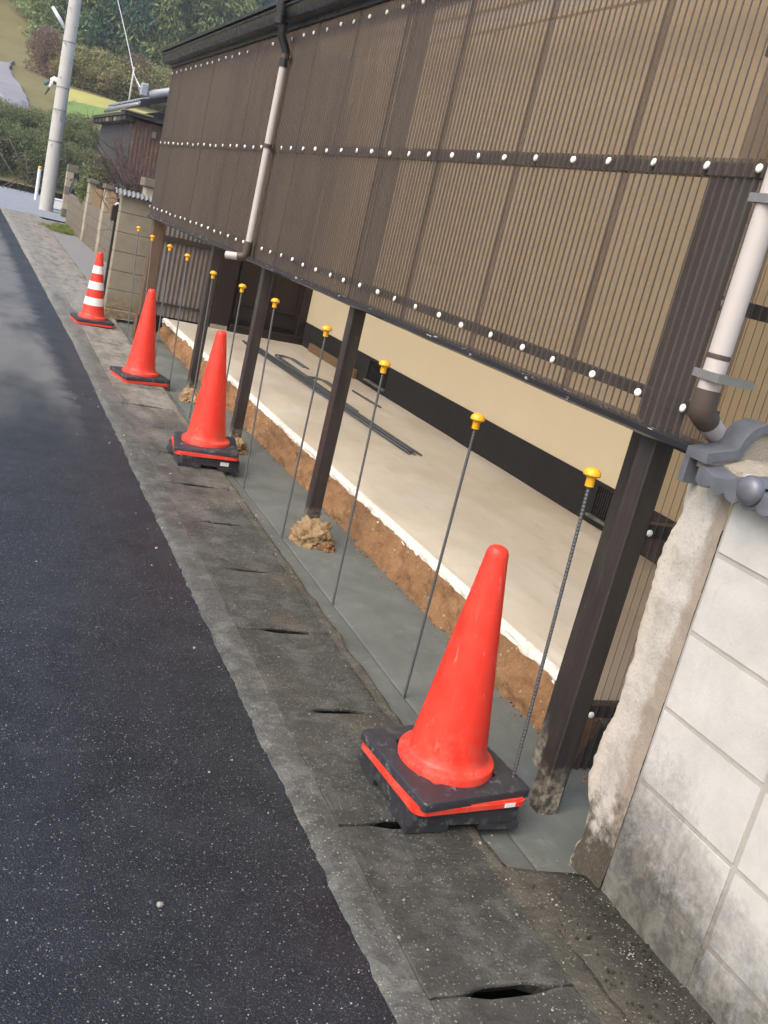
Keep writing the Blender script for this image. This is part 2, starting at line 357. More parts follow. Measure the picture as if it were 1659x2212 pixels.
mat_leaf('leaf_hedge', (0.119, 0.156, 0.062), (0.237, 0.269, 0.119), (0.188, 0.175, 0.094))
mat_leaf('leaf_scrub', (0.224, 0.224, 0.085), (0.380, 0.354, 0.147), (0.276, 0.198, 0.112))
mat_leaf('leaf_dry', (.16, .10, .075), (.25, .16, .12))
mat_leaf('grass_blade', (.12, .16, .04), (.24, .28, .07))

# ------------------------------------------------------------------ mesh helpers
class MB:
    def __init__(s): s.v = []; s.f = []
    def add(s, vs, fs):
        o = len(s.v); s.v += [tuple(p) for p in vs]; s.f += [tuple(i + o for i in f) for f in fs]; return s
    def box(s, x0, x1, y0, y1, z0, z1, bev=0):
        if bev:
            b = bev; bm = bmesh.new(); bmesh.ops.create_cube(bm, size=1)
            for v in bm.verts: v.co = Vector((x0 + (v.co.x + .5) * (x1 - x0), y0 + (v.co.y + .5) * (y1 - y0), z0 + (v.co.z + .5) * (z1 - z0)))
            bmesh.ops.bevel(bm, geom=list(bm.edges), offset=b, segments=1, affect='EDGES')
            s.bm(bm); return s
        vs = [(x, y, z) for z in (z0, z1) for y in (y0, y1) for x in (x0, x1)]
        return s.add(vs, [(0, 2, 3, 1), (4, 5, 7, 6), (0, 1, 5, 4), (2, 6, 7, 3), (0, 4, 6, 2), (1, 3, 7, 5)])
    def bm(s, bm):
        bm.verts.index_update(); s.add([v.co[:] for v in bm.verts], [[v.index for v in f.verts] for f in bm.faces]); bm.free(); return s
    def tube(s, pts, rad, seg=10, cap=True):
        pts = [Vector(p) for p in pts]; n = len(pts); rs = rad if isinstance(rad, (list, tuple)) else [rad] * n
        o = len(s.v); up = None
        for i, p in enumerate(pts):
            t = (pts[min(i + 1, n - 1)] - pts[max(i - 1, 0)]).normalized()
            if up is None: up = Vector((0, 0, 1)) if abs(t.z) < .9 else Vector((1, 0, 0))
            a = t.cross(up).normalized(); b = t.cross(a).normalized(); up = -b if b.dot(up) < 0 else b
            b = up - t * up.dot(t); b.normalize(); a = b.cross(t)
            for k in range(seg):
                w = 2 * math.pi * k / seg; s.v.append(tuple(p + (a * math.cos(w) + b * math.sin(w)) * rs[i]))
        for i in range(n - 1):
            for k in range(seg):
                k2 = (k + 1) % seg; s.f.append((o + i * seg + k, o + i * seg + k2, o + (i + 1) * seg + k2, o + (i + 1) * seg + k))
        if cap: s.f.append(tuple(o + k for k in range(seg))[::-1]); s.f.append(tuple(o + (n - 1) * seg + k for k in range(seg)))
        return s
    def lathe(s, prof, seg=32, cx=0, cy=0, close=True):
        o = len(s.v)
        for r, z in prof:
            for k in range(seg):
                w = 2 * math.pi * k / seg; s.v.append((cx + r * math.cos(w), cy + r * math.sin(w), z))
        for i in range(len(prof) - 1):
            for k in range(seg):
                k2 = (k + 1) % seg; s.f.append((o + i * seg + k, o + i * seg + k2, o + (i + 1) * seg + k2, o + (i + 1) * seg + k))
        if close: s.f.append(tuple(o + k for k in range(seg))[::-1]); s.f.append(tuple(o + (len(prof) - 1) * seg + k for k in range(seg)))
        return s
    def prism(s, poly, a0, a1, axis='x'):
        n = len(poly); mk = {'x': lambda p, a: (a, p[0], p[1]), 'y': lambda p, a: (p[0], a, p[1]), 'z': lambda p, a: (p[0], p[1], a)}[axis]
        vs = [mk(p, a0) for p in poly] + [mk(p, a1) for p in poly]
        return s.add(vs, [tuple(range(n))[::-1], tuple(range(n, 2 * n))] + [(i, (i + 1) % n, n + (i + 1) % n, n + i) for i in range(n)])
    def grid(s, nu, nv, fn):
        o = len(s.v)
        for i in range(nu + 1):
            for j in range(nv + 1): s.v.append(tuple(fn(i / nu, j / nv)))
        for i in range(nu):
            for j in range(nv):
                a = o + i * (nv + 1) + j; s.f.append((a, a + nv + 1, a + nv + 2, a + 1))
        return s
    def mesh(s, name, mat, smooth=False, angle=None):
        me = bpy.data.meshes.new(name); me.from_pydata(s.v, [], s.f)
        bm = bmesh.new(); bm.from_mesh(me); bmesh.ops.recalc_face_normals(bm, faces=bm.faces); bm.to_mesh(me); bm.free()
        me.materials.append(MAT[mat] if isinstance(mat, str) else mat)
        if smooth:
            me.shade_smooth()
            if angle: me.set_sharp_from_angle(angle=RAD(angle))
        return me
    def build(s, name, mat, parent=None, smooth=False, angle=None, loc=None):
        return link(name, s.mesh(name, mat, smooth, angle), parent, loc)
def link(name, me, parent=None, loc=None, rot=None):
    o = bpy.data.objects.new(name, me); col.objects.link(o); o.parent = parent
    if loc is not None: o.location = loc
    if rot is not None: o.rotation_euler = rot
    return o
def tag(o, label=None, cat=None, group=None, kind=None):
    if label: o['label'] = label
    if cat: o['category'] = cat
    if group: o['group'] = group
    if kind: o['kind'] = kind
    return o
def thing(name, label, cat, loc=(0, 0, 0), rz=0, group=None):
    o = bpy.data.objects.new(name, None); col.objects.link(o); o.location = loc; o.rotation_euler = (0, 0, rz); o.empty_display_size = .1
    return tag(o, label, cat, group)
def n3(x, y, z=0, s=1.0, o=3): return mnoise.fractal((x * s, y * s, z * s), 1.0, 2.0, o)
def wb(mb, name, mat, parent, smooth=False, angle=None):
    """part whose mesh is in world coordinates under an unrotated Empty (or under another such part)"""
    o = mb.build(name, mat, parent, smooth, angle)
    if parent is not None and parent.parent is None: o.location = -Vector(parent.location)
    return o
def wl(name, me, parent, loc, rot=None):
    o = link(name, me, parent, None, rot); p = Vector(loc)
    o.location = p - Vector(parent.location) if parent.parent is None else p
    return o

# ================================================================== THE SETTING
def road_edge(y): return .962 + .0125 * max(0, min(y, 9)) + .008 * n3(y, 1.3, 0, 2.2, 3) + .008 * n3(y, 7.3, 0, 22, 4)
def lid_l(y): return 1.045 + .021 * y
def lid_r(y): return 1.415 + .0205 * y
def trench_l(y): return 1.447 + .0225 * y + .010 * n3(y, 4.2, 0, 5, 4)
def rebar_x(y): return 1.583 + .0115 * y
Y_END = 27.6

def strip(ys, xa, xb, za, zb, nx=1, disp=0, ds=6):
    mb = MB(); n = len(ys) - 1
    def fn(u, v):
        y = ys[round(u * n)]; x = xa(y) + (xb(y) - xa(y)) * v
        return (x, y, za + (zb - za) * v + (disp * n3(x, y, 0, ds, 3) if disp else 0))
    return mb.grid(n, nx, fn)
ys_f = list(np.concatenate([np.arange(.2, 6, .02), np.arange(6, 14, .05), np.arange(14, Y_END, .3), [Y_END]]))

# road sheet
mb = MB(); ysr = [-6, -3, 0] + ys_f
def rfn(u, v):
    y = ysr[round(u * (len(ysr) - 1))]; xe = (road_edge(y) if y > .1 else .962) + .012
    return (-7 + (xe + 7) * (v ** .5), y, -.014)
mb.grid(len(ysr) - 1, 6, rfn); tag(mb.build('road', 'asphalt', smooth=True), kind='structure')
# a broad ground sheet under everything, far to the horizon
mb = MB(); mb.grid(12, 12, lambda u, v: (-400 + 800 * u, -200 + 1000 * v, -.55)); tag(mb.build('ground', 'terrain'), kind='structure')
# verge on the far side of the road
mb = MB(); mb.box(-14, -7, -6, 30, -.5, .02); tag(mb.build('verge', 'terrain'), kind='structure')
# kerb strip between the asphalt and the lids: top sheet and ragged side
mb = MB(); n = len(ys_f) - 1
def kfn(u, v):
    y = ys_f[round(u * n)]; xe = road_edge(y); xl = lid_l(y) - .004
    if v < .15: return (xe - .004, y, -.03)
    w = (v - .25) / .75 if v > .2 else 0
    return (xe + (xl - xe) * w, y, -.004 + .004 * n3(xe + w * .1, y, 0, 9, 3) - (.006 if w == 0 else 0))
mb.grid(n, 4, kfn); tag(mb.build('kerb_strip', 'kerb', smooth=True), kind='structure')

# drain gutter: channel with one cover lid after another
GA = -.021
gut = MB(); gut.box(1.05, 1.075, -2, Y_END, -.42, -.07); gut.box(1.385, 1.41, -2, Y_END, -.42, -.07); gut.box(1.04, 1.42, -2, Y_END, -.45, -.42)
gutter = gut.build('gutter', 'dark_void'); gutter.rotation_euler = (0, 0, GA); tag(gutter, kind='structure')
PL = .603; SL0 = 1.466
def lid_mesh(seed, wn=.016):
    r = random.Random(seed); W = .374; L = PL - .005
    def end(sgn):
        pts = [(0, 0), (.085, 0), (.115, wn * .55), (.145, wn), (.25, wn * r.uniform(.8, 1.1)), (.285, wn * .5), (.315, 0), (W, 0)]
        return [(x, y + r.uniform(-.0012, .0012)) for x, y in pts]
    def outline(k, inset):          # k widens the notch (undercut below), inset narrows the top for a worn arris
        r.seed(seed); a = [(min(max(x, inset), W - inset), y * k + inset) for x, y in end(1)]; b = [(min(max(x, inset), W - inset), L - y * k - inset) for x, y in end(-1)][::-1]
        return a + b
    rings = [(outline(1, .0045), .045), (outline(1, .001), .0415), (outline(1, 0), .036), (outline(2.6, 0), .0)]
    mb = MB(); n = 16
    for o_, z in rings: mb.v += [(x, y, z) for x, y in o_]
    mb.f.append(tuple(range(n)))
    for q in range(3):
        for k in range(n): mb.f.append((q * n + k, q * n + (k + 1) % n, (q + 1) * n + (k + 1) % n, (q + 1) * n + k))
    return mb.mesh('gutter_lid', 'lid')
lids = [lid_mesh(i) for i in range(5)]
for k in range(-3, 44):
    o = link('gutter_lid', lids[k % 5], gutter, (1.043, SL0 + PL * k - (0 if k % 2 else .002), -.048 + random.uniform(-.003, .003)))
    o.rotation_euler = (random.uniform(-.003, .003), random.uniform(-.004, .004), 0)
# mortar shoulder between lids and the trench
mb = MB(); ys2 = [y for y in ys_f if y < 27]; n2 = len(ys2) - 1
def tl(y):
    if y < 1.62 or y > 10.9: return lid_r(y) + .07
    return trench_l(y) + (1.82 - trench_l(y)) * min(1, max(0, (1.83 + .03 * n3(y, 1, 0, 8) - y) / .10)) ** .7
def sfn(u, v):
    y = ys2[round(u * n2)]; a = lid_r(y) - .010; b = tl(y)
    if v > .9: return (b + .006, y, -.06)
    w = v / .8; x = a + (b - a) * min(1, w)
    return (x, y, -.003 + .007 * n3(x, y, 0, 11, 4) - (.004 if w >= .99 else 0))
mb.grid(n2, 5, sfn); tag(mb.build('mortar_shoulder', 'shoulder', smooth=True), kind='structure')
# fresh concrete footing in the trench, with the scored line the bars stand on
mb = MB(); yt = list(np.arange(1.55, 11.6, .04)); nt_ = len(yt) - 1
def ffn(u, v):
    y = yt[round(u * nt_)]; a = 1.44 + .0225 * y; b = 2.24; r = rebar_x(y)
    xs = [a, r - .012, r - .004, r, r + .004, r + .016, r + .12, r + .25, b - .1, b][round(v * 9)]
    dz = {0: .0, 1: -.002, 2: -.004, 3: -.014, 4: -.006, 5: -.004}.get(round(v * 9), 0)
    return (xs, y, -.026 + dz + .005 * n3(xs, y, 2, 5, 3))
mb.grid(nt_, 9, ffn); tag(mb.build('footing_concrete', 'fresh', smooth=True), kind='structure')
mb = MB(); mb.grid(24, 30, lambda u, v: (1.9 + 1.9 * u, 1.3 + 1.3 * v, -.038 + .01 * n3(u * 2, v * 2, 0, 3, 4))); tag(mb.build('side_passage', 'fresh', smooth=True), kind='structure')

# soil bank under the slab edge
SLAB_Z = .15; SLAB_X = 2.125
mb = MB(); yb = list(np.arange(2.345, 10.62, .018)); nb = len(yb) - 1
def bfn(u, v):
    y = yb[round(u * nb)]; x = 2.040 + .025 * n3(y, 0, 0, 1.6, 4) * (1 - v * .7) + .068 * v ** 1.2
    if y > 8.6: x += .02 * (y - 8.6)
    z = -.045 + (.178) * v
    k = .026 * n3(y * 1.0, z * 1.2, 3, 7, 4) + .020 * n3(y, z, 5, 26, 4) * (1 if v < .95 else .4)
    return (x + k, y, z + .008 * n3(y, z, 9, 18, 2))
mb.grid(nb, 12, bfn); tag(mb.build('soil_bank', 'soil', smooth=True), kind='structure')
# slab
fl = MB(); fl.grid(30, 90, lambda u, v: (SLAB_X + (3.66 - SLAB_X) * u, 2.345 + 8.275 * v, SLAB_Z + .004 * n3(u * 3, v * 14, 0, .7, 3)))
floor = fl.build('porch_floor', 'slab', smooth=True); tag(floor, kind='structure')
mb = MB()
def efn(u, v):
    y = yb[round(u * nb)]; dep = .034 + .020 * n3(y, 2, 0, 6, 4) + .012 * n3(y, 2, 0, 30, 3)
    x = SLAB_X - .004 + .008 * n3(y, v * 2, 0, 20, 3) + (.012 * n3(y, v, 4, 9, 3) if v < .7 else 0)
    if v >= .99: x = SLAB_X + .03; return (x, y, SLAB_Z + .006)
    if v > .8: return (SLAB_X - .002 + .004 * n3(y, 1, 0, 20, 2), y, SLAB_Z + .004)
    return (x - .006 * (1 - v), y, SLAB_Z - dep * (1 - v / .82))
mb.grid(nb, 6, efn); wbo = mb.build('slab_edge', 'slab_edge', floor, smooth=True)
# crumbs of soil along the bank foot and grit on the gutter
def crumbs(name, mat, pts, label, cat, parent=None):
    mb = MB()
    for (x, y, z, r) in pts:
        bm = bmesh.new(); bmesh.ops.create_icosphere(bm, subdivisions=1, radius=r)
        sx, sy, sz = (random.uniform(.7, 1.3) for _ in range(3)); a = random.uniform(0, 6)
        for v in bm.verts:
            q = v.co * random.uniform(.75, 1.15); v.co = Vector((x + q.x * sx * math.cos(a) - q.y * sy * math.sin(a), y + q.x * sx * math.sin(a) + q.y * sy * math.cos(a), z + q.z * sz * .8))
        mb.bm(bm)
    return tag(mb.build(name, mat), label, cat, kind='stuff')
pts = []
for i in range(420):
    y = random.uniform(2.25, 10.2); x = 2.05 + .025 * n3(y, 0, 0, 1.6, 4) - abs(random.gauss(0, .022)); pts.append((x, y, -.024, random.uniform(.002, .008)))
crumbs('soil_crumbs', 'soil', pts, 'loose crumbs of brown soil along the foot of the cut bank', 'soil')
pts = []
for i in range(380):
    y = random.uniform(1.0, 8); x = random.choice([random.gauss(road_edge(y), .06), random.uniform(lid_l(y), lid_r(y)), lid_r(y) + random.uniform(0, .06), random.uniform(-.6, .95)])
    z = -.012 if x < road_edge(y) else 0; pts.append((x, y, z, random.choice([.002, .002, .003, .003, .0045, .007 if random.random() < .3 else .003])))
pts += [(1.55, 1.62 + .02 * i, 0, random.uniform(.002, .005)) for i in range(6)]
crumbs('loose_grit', 'pebble', pts, 'scattered pale grit on the gutter covers and road edge', 'grit')
pts = []
for i in range(380):
    y = random.uniform(1.05, 1.95); x = random.choice([1.715 - abs(random.gauss(0, .035)), random.uniform(1.52, 1.71)]); 
    if y > 1.76: y = random.uniform(1.1, 1.74)
    pts.append((x, y, random.uniform(-.008, .004), abs(random.gauss(0, .0025)) + .001))
crumbs('wall_foot_dirt', 'moss_dirt', pts, 'dark mossy dirt and crumbs at the foot of the block wall', 'dirt')
pts = [(1.70 - abs(random.gauss(0, .03)), random.uniform(1.1, 1.85), .0, random.uniform(.001, .0025)) for i in range(70)] + [(1.64 + random.gauss(0, .012), 1.50 + random.gauss(0, .02), .0, random.uniform(.001, .004)) for i in range(25)]
crumbs('mortar_crumbs', 'pebble', pts, 'pale crumbs of broken mortar scattered below the block wall', 'rubble')
# yard strip beside the block wall further on, ground by the near wall, and side street
mb = MB(); yv = list(np.arange(-1.5, 1.70, .04)); 
def nfn(u, v):
    y = yv[round(u * (len(yv) - 1))]; a = lid_r(max(y, .2)) + .0; b = 1.80; x = a + (b - a) * v
    return (x, y, -.010 + .010 * n3(x, y, 1, 6, 4) + .010 * v)
mb.grid(len(yv) - 1, 12, nfn); tag(mb.build('wall_apron', 'shoulder', smooth=True), kind='structure')
mb = MB(); mb.grid(30, 90, lambda u, v: (1.47 + .0205 * (11 + 15 * v) + (2.9 - 1.72) * u, 10.95 + 15.5 * v, .004 + .012 * n3(u, v * 15, 0, 1.5, 4))); tag(mb.build('gravel_yard', 'gravel', smooth=True), kind='structure')
mb = MB(); mb.grid(20, 14, lambda u, v: (-12 + 40 * u, 27.55 + 15 * v, -.02)); tag(mb.build('side_street', 'pale_road'), kind='structure')

# ================================================================== PORCH BUILDING
B = thing('porch_building', 'long porch building clad in brown translucent corrugated sheets above an open floor', 'building', (2.6, 6, 0))
PX = 1.72; Y0, Y1 = 1.895, 10.10
Z_LIP, Z_MID, Z_TOP = 1.156, 1.831, 2.53
def corr_mesh(width, h, wave=.032, amp=.0085, seg=10, mat='panel', name='corrugated_panel'):
    n = int(round(width / wave * seg)); mb = MB()
    mb.grid(n, 1, lambda u, v: (amp * math.cos(2 * math.pi * u * width / wave), u * width, v * h))
    return mb.mesh(name, mat, smooth=True)
PW = .64
low = corr_mesh(PW + .032, Z_MID + .024 - Z_LIP); upm = corr_mesh(PW + .032, Z_TOP - Z_MID + .02)
k = 0; y = Y0 - .0
starts = [Y0 + PW * i - .01 for i in range(13)]
last = corr_mesh(Y1 - starts[-1], Z_MID + .05 - Z_LIP); lastu = corr_mesh(Y1 - starts[-1], Z_TOP - Z_MID + .02)
for i, ys_ in enumerate(starts):
    wl('corrugated_panel', last if i == 12 else low, B, (PX + (.0025 if i % 2 else 0) + .004, ys_, Z_LIP))
    wl('corrugated_panel', lastu if i == 12 else upm, B, (PX - .005 + (.0025 if i % 2 else 0), ys_, Z_MID - .02))
# screw caps in three rows, set on every sixth or seventh crest
bm = MB(); bm.lathe([(.009, 0), (.0108, .002), (.0112, .005), (.0095, .0078), (.004, .009)], 12)
cap_me = bm.mesh('screw_cap', 'screw_white', True, 50)
def cap_at(x, y, z, rot): wl('screw_cap', cap_me, B, (x, y, z), rot)
ROW = (1.243, Z_MID, 2.454)
for r, zr in enumerate(ROW):
    yy = Y0 + .078; i = 0
    while yy < Y1 - .02:
        if not (r == 2 and 6.75 < yy < 7.25):
            cap_at(PX - .009 + random.uniform(-.001, .001), yy + random.uniform(-.006, .006), zr + random.uniform(-.004, .004),
                   (random.uniform(-.25, .25), -math.pi / 2 + random.uniform(-.2, .2), 0))
        yy += (.192, .224, .224)[i % 3]; i += 1
# rails behind the sheets
for zr in ROW: wb(MB().box(PX + .012, PX + .050, Y0 + .02, Y1, zr - .016, zr + .016), 'rail', 'rail_wood', B)
# dripping sill along the lower edge
mb = MB(); ysl = list(np.arange(Y0 - .01, Y1 + .02, .05)); prof = [(-.024, -.006), (-.026, .008), (-.014, .013), (.05, .016), (.05, -.018), (.0, -.018), (-.016, -.014)]
def slfn(u, v):
    y = ysl[round(u * (len(ysl) - 1))]; p = prof[round(v * len(prof)) % len(prof)]
    return (PX + p[0] + .002 * n3(y, 2, 0, 3, 2), y, Z_LIP + p[1] + .002 * n3(y, 5, 0, 3, 2))
mb.grid(len(ysl) - 1, len(prof), slfn); wb(mb, 'drip_sill', 'sill_paint', B, True, 40)
# posts
def post(yl, w, zb, mat='post', x0=1.75):
    mb = MB(); mb.box(x0, x0 + w, yl - w, yl, zb, 1.845 if yl < 3 else 2.5, .004); return wb(mb, 'post', mat, B)
def clump(parent, cx, cy, r, seed, mat='clod', zc=-.03, sz=.62):
    bm = bmesh.new(); bmesh.ops.create_icosphere(bm, subdivisions=5, radius=1)
    for v in bm.verts:
        d = v.co.normalized(); k = 1 + .32 * n3(d.x + seed, d.y, d.z, 1.7, 5) + .16 * n3(d.x, d.y + seed, d.z, 6, 4)
        v.co = Vector((cx + d.x * r * k, cy + d.y * r * k * 1.1, zc + max(-.02, d.z * r * sz * k + .02)))
    return MB().bm(bm)
POSTS = [(2.155, -.04), (4.485, .045), (6.07, .05), (7.46, .05)]
for i, (yl, zb) in enumerate(POSTS):
    p = post(yl, .066, zb)
    if i:
        wb(clump(p, 1.785 + (.0, -.01, .0, 0)[i], yl - .05 - (.06 if i == 1 else .02), (.085, .105, .082, .085)[i], i * 3.7, zc=-.03, sz=.85), 'footing', 'clod', p, True)
        if i == 1: wb(clump(p, 1.815, yl - .20, .05, 22.2, zc=-.035, sz=.7), 'soil_clod', 'soil', p, True)
        mb = MB(); mb.box(1.752, 1.752 + .060, yl - .064, yl - .003, -.02, .06, .006); wb(mb, 'post_foot', 'clod', p)
wb(MB().box(1.75, 1.86, 9.95, 10.06, -.04, 2.55, .004), 'post', 'far_post', B)
wb(MB().box(1.735, 1.749, 9.94, 10.07, -.04, .22, .002), 'foot_board', 'far_post', B)
wb(MB().box(1.90, 1.965, 2.32, 2.385, -.04, 1.845, .004), 'post', 'post', B)
wb(MB().box(1.816, 1.826, 2.10, 2.145, 0.0, 1.84), 'batten', 'rail_wood', B)
# near side wall of sheets
side = corr_mesh(PW + .032, 2.75, name='corrugated_panel')
for i in range(3): wl('corrugated_panel', side, B, (1.95 + PW * i + PW + .02, 2.335 - (.0025 if i % 2 else 0), -.03), (0, 0, math.pi / 2))
for zr in (.18, .81, 1.52, 2.2):
    wb(MB().box(1.955, 3.63, 2.345, 2.385, zr - .022, zr + .022), 'rail', 'rail_wood', B)
    for xx in (2.03, 2.25, 2.47, 2.72): cap_at(xx, 2.327, zr, (math.pi / 2, 0, 0))
# house wall behind: cream render, black base, vents
wb(MB().box(3.65, 3.80, 2.40, 10.9, .41, 3.19), 'house_wall', 'cream', B)
mb = MB()
for a, b in ((2.4, 4.44), (4.72, 8.06), (8.52, 10.62)): mb.box(3.642, 3.80, a, b, .12, .409)
mb.box(3.642, 3.80, 4.44, 4.72, .12, .21); mb.box(3.642, 3.80, 8.06, 8.52, .12, .20)
mb.box(3.642, 3.80, 4.44, 4.72, .385, .409); mb.box(3.642, 3.80, 8.06, 8.52, .385, .409)
wb(mb, 'wall_base', 'wall_base', B)
for a, b in ((4.44, 4.72), (8.06, 8.52)):
    v = wb(MB().box(3.715, 3.72, a, b, .20, .39), 'vent', 'dark_void', B)
    nb_ = 13
    for j in range(nb_):
        yy = a + (b - a) * (j + .5) / nb_; wb(MB().box(3.652, 3.664, yy - .005, yy + .005, .20, .386), 'vent_bar', 'gutter_dark', v)
    wb(MB().box(3.618, 3.66, a - .02, b + .02, .188, .206, .003), 'vent_sill', 'mortar_joint', v)
wb(MB().box(3.60, 3.64, 8.75, 10.15, .15, .235, .003), 'base_board', 'board_brown', B)
# end wall with sheets and door
endp = corr_mesh(.68, 2.45, .048, .008, 8, 'sheet_grey')
wl('corrugated_panel', endp, B, (2.575, 10.60, .17), (0, 0, math.pi / 2))
for zr, t_ in ((.96, .028), (.30, .012), (1.8, .03)): wb(MB().box(1.89, 2.59, 10.575 if zr < 1.5 else 10.62, 10.592 if zr < 1.5 else 10.66, zr - t_, zr + t_), 'rail', 'rail_wood', B)
wb(MB().box(2.60, 2.80, 10.54, 10.7, .15, 2.7, .004), 'post', 'dark_wood', B)
wb(MB().box(2.60, 2.80, 10.535, 10.7, .10, .20, .01), 'post_base', 'bed_mortar', B)
d_ = wb(MB().box(2.81, 3.64, 10.62, 10.68, .24, 2.3), 'door', 'dark_wood', B)
for x0 in (2.84, 3.25):
    for a in ((x0, x0 + .05, .28, 2.2), (x0 + .30, x0 + .35, .28, 2.2)): wb(MB().box(a[0], a[1], 10.60, 10.622, a[2], a[3], .003), 'stile', 'dark_wood', d_)
    for z_ in (.28, .44, 1.3, 2.16): wb(MB().box(x0 + .05, x0 + .30, 10.604, 10.622, z_, z_ + .05, .003), 'door_rail', 'dark_wood', d_)
wb(MB().box(2.81, 3.64, 10.50, 10.72, .13, .235, .008), 'threshold', 'dark_wood', B)
wb(MB().box(3.56, 3.648, 10.52, 10.7, .15, 2.7, .004), 'post', 'dark_wood', B)
wb(MB().prism([(1.87, -.1), (3.66, -.1), (3.66, 3.15), (1.87, 2.62)], 10.69, 10.75, 'y'), 'back_board', 'dark_wood', B)
# lean-to roof of translucent sheets, eave boards and gutter
rp = corr_mesh(PW + .032, 2.22, mat='roof_panel', name='roof_sheet')
slope = math.atan2(.62, 2.08)
for i in range(13):
    wl('roof_sheet', rp, B, (1.61, 1.80 + PW * i, 2.60 + (.0025 if i % 2 else 0)), (0, math.pi / 2 - slope, 0))
for xx in (2.75, 3.45): wb(MB().box(xx - .022, xx + .022, 1.85, 10.55, 2.60 + (xx - 1.585) * .298 - .062, 2.60 + (xx - 1.585) * .298 - .012), 'purlin', 'cream', B)
gp = [(1.70, 2.528), (1.648, 2.528), (1.630, 2.534), (1.614, 2.556), (1.610, 2.588), (1.600, 2.592), (1.600, 2.604), (1.618, 2.604), (1.622, 2.565), (1.64, 2.545), (1.70, 2.545)]
wb(MB().prism(gp, 1.78, 10.18, 'y'), 'eave_gutter', 'gutter_dark', B, True, 35)
wb(MB().prism([(1.585, 2.612), (1.585, 2.634), (1.66, 2.656), (1.66, 2.632)], 1.77, 10.20, 'y'), 'roof_edge', 'gutter_dark', B)
wb(MB().box(1.690, 1.712, 1.79, 10.15, 2.50, 2.60), 'fascia', 'gutter_dark', B)
# downpipe in the middle of the front: joint at the gutter, pipe, brackets, spout
yp = 6.17; xp = 1.668
dp = wb(MB().tube([(xp, yp, 2.30), (xp, yp, 1.24)], .022, 16), 'downpipe', 'pipe_white', B, True, 50)
wb(MB().tube([(1.62, yp, 2.52), (1.625, yp, 2.44), (xp, yp, 2.37), (xp, yp, 2.28)], .026, 16), 'pipe_bend', 'gutter_dark', dp, True, 50)
wb(MB().lathe([(.034, 2.50), (.034, 2.56), (.040, 2.60), (.040, 2.66)], 16, 1.60, yp), 'gutter_outlet', 'gutter_dark', dp, True, 50)
wb(MB().tube([(xp, yp, 1.26), (xp, yp, 1.185), (xp - .015, yp + .012, 1.165), (xp - .045, yp + .03, 1.158)], .026, 16), 'elbow', 'pipe_brown', dp, True, 50)
wb(MB().tube([(xp - .035, yp + .025, 1.16), (xp - .11, yp + .07, 1.15)], .023, 16, False).tube([(xp - .11, yp + .07, 1.15), (xp - .035, yp + .025, 1.16)], .020, 16, False), 'spout', 'pipe_white', dp, True, 50)
for zz in (1.83, 2.34): wb(MB().lathe([(.026, zz - .012), (.026, zz + .012)], 16, xp, yp).box(xp, PX + .01, yp - .004, yp + .004, zz - .01, zz + .01).box(xp + .02, xp + .026, yp - .045, yp + .045, zz - .008, zz + .008), 'bracket', 'pipe_brown', dp)
# second downpipe at the near corner
yq = 1.852; xq = 1.655
dq = wb(MB().tube([(xq, yq, 2.5), (xq, yq, 1.29)], .027, 20), 'downpipe', 'pipe_white', B, True, 50)
wb(MB().lathe([(.0276, 1.385), (.0278, 1.391), (.0276, 1.397)], 20, xq, yq, False), 'seam', 'pipe_brown', dq)
P3 = Vector((xq, yq, 1.258)); P4 = Vector((xq + .15, yq + .062, 1.185))
wb(MB().tube([(xq, yq, 1.312), (xq, yq, 1.268), P3, P3 + (P4 - P3) * .12, P3 + (P4 - P3) * .28], [.031, .031, .0315, .031, .031], 20), 'elbow', 'pipe_brown', dq, True, 50)
wb(MB().tube([P3 + (P4 - P3) * .2, P4 + (P4 - P3) * .7], .027, 20), 'lower_pipe', 'pipe_white', dq, True, 50)
for zz in (1.345, 1.75): wb(MB().lathe([(.033, zz - .010), (.033, zz + .010)], 20, xq, yq).box(xq + .02, xq + .075, yq - .058, yq - .052, zz - .010, zz + .010).box(xq - .033, xq - .028, yq - .058, yq + .033, zz - .010, zz + .010).box(xq - .03, xq + .075, yq - .060, yq - .056, zz - .010, zz + .010), 'bracket', 'bracket_metal', dq)

# ================================================================== BLOCK WALL (near right) with tile coping
W = thing('block_wall', 'pale concrete block wall with broken end and grey tile coping', 'wall', (1.78, 1.0, 0))
ZJ = [-.075 + .205 * i for i in range(7)]              # bed joints
BL = .358
bmesh_list = []
for s in range(4):
    bm = bmesh.new(); bmesh.ops.create_cube(bm, size=1)
    for v in bm.verts: v.co = Vector((v.co.x * .12, v.co.y * (BL - .009), v.co.z * (.205 - .008)))
    bmesh.ops.bevel(bm, geom=list(bm.edges), offset=.0035, segments=2, affect='EDGES')
    rr = random.Random(s)
    for v in bm.verts: v.co += Vector((rr.uniform(-.0008, .0008),) * 3)
    bmesh_list.append(MB().bm(bm).mesh('block', 'block_white'))
for r in range(6):
    for c in range(6):
        wl('block', bmesh_list[(r * 3 + c) % 4], W, (1.78 + random.uniform(-.001, .001), 1.728 - BL * (c + .5), ZJ[r] + .1025), (0, random.uniform(-.002, .002), 0))
wb(MB().box(1.7225, 1.8375, 1.728 - BL * 6, 1.729, -.2, 1.15), 'mortar', 'mortar_joint', W)
RG = [(-.12, 1.90), (-.08, 1.888), (.0, 1.872), (.074, 1.862), (.157, 1.868), (.212, 1.912), (.362, 1.905), (.486, 1.885), (.668, 1.902), (.908, 1.910), (.995, 1.885), (1.064, 1.895), (1.15, 1.895)]
def rag(z): return float(np.interp(z, [p[0] for p in RG], [p[1] for p in RG])) + .009 * n3(z, 3, 0, 9, 4) + .004 * n3(z, 1, 0, 45, 3)
mb = MB()
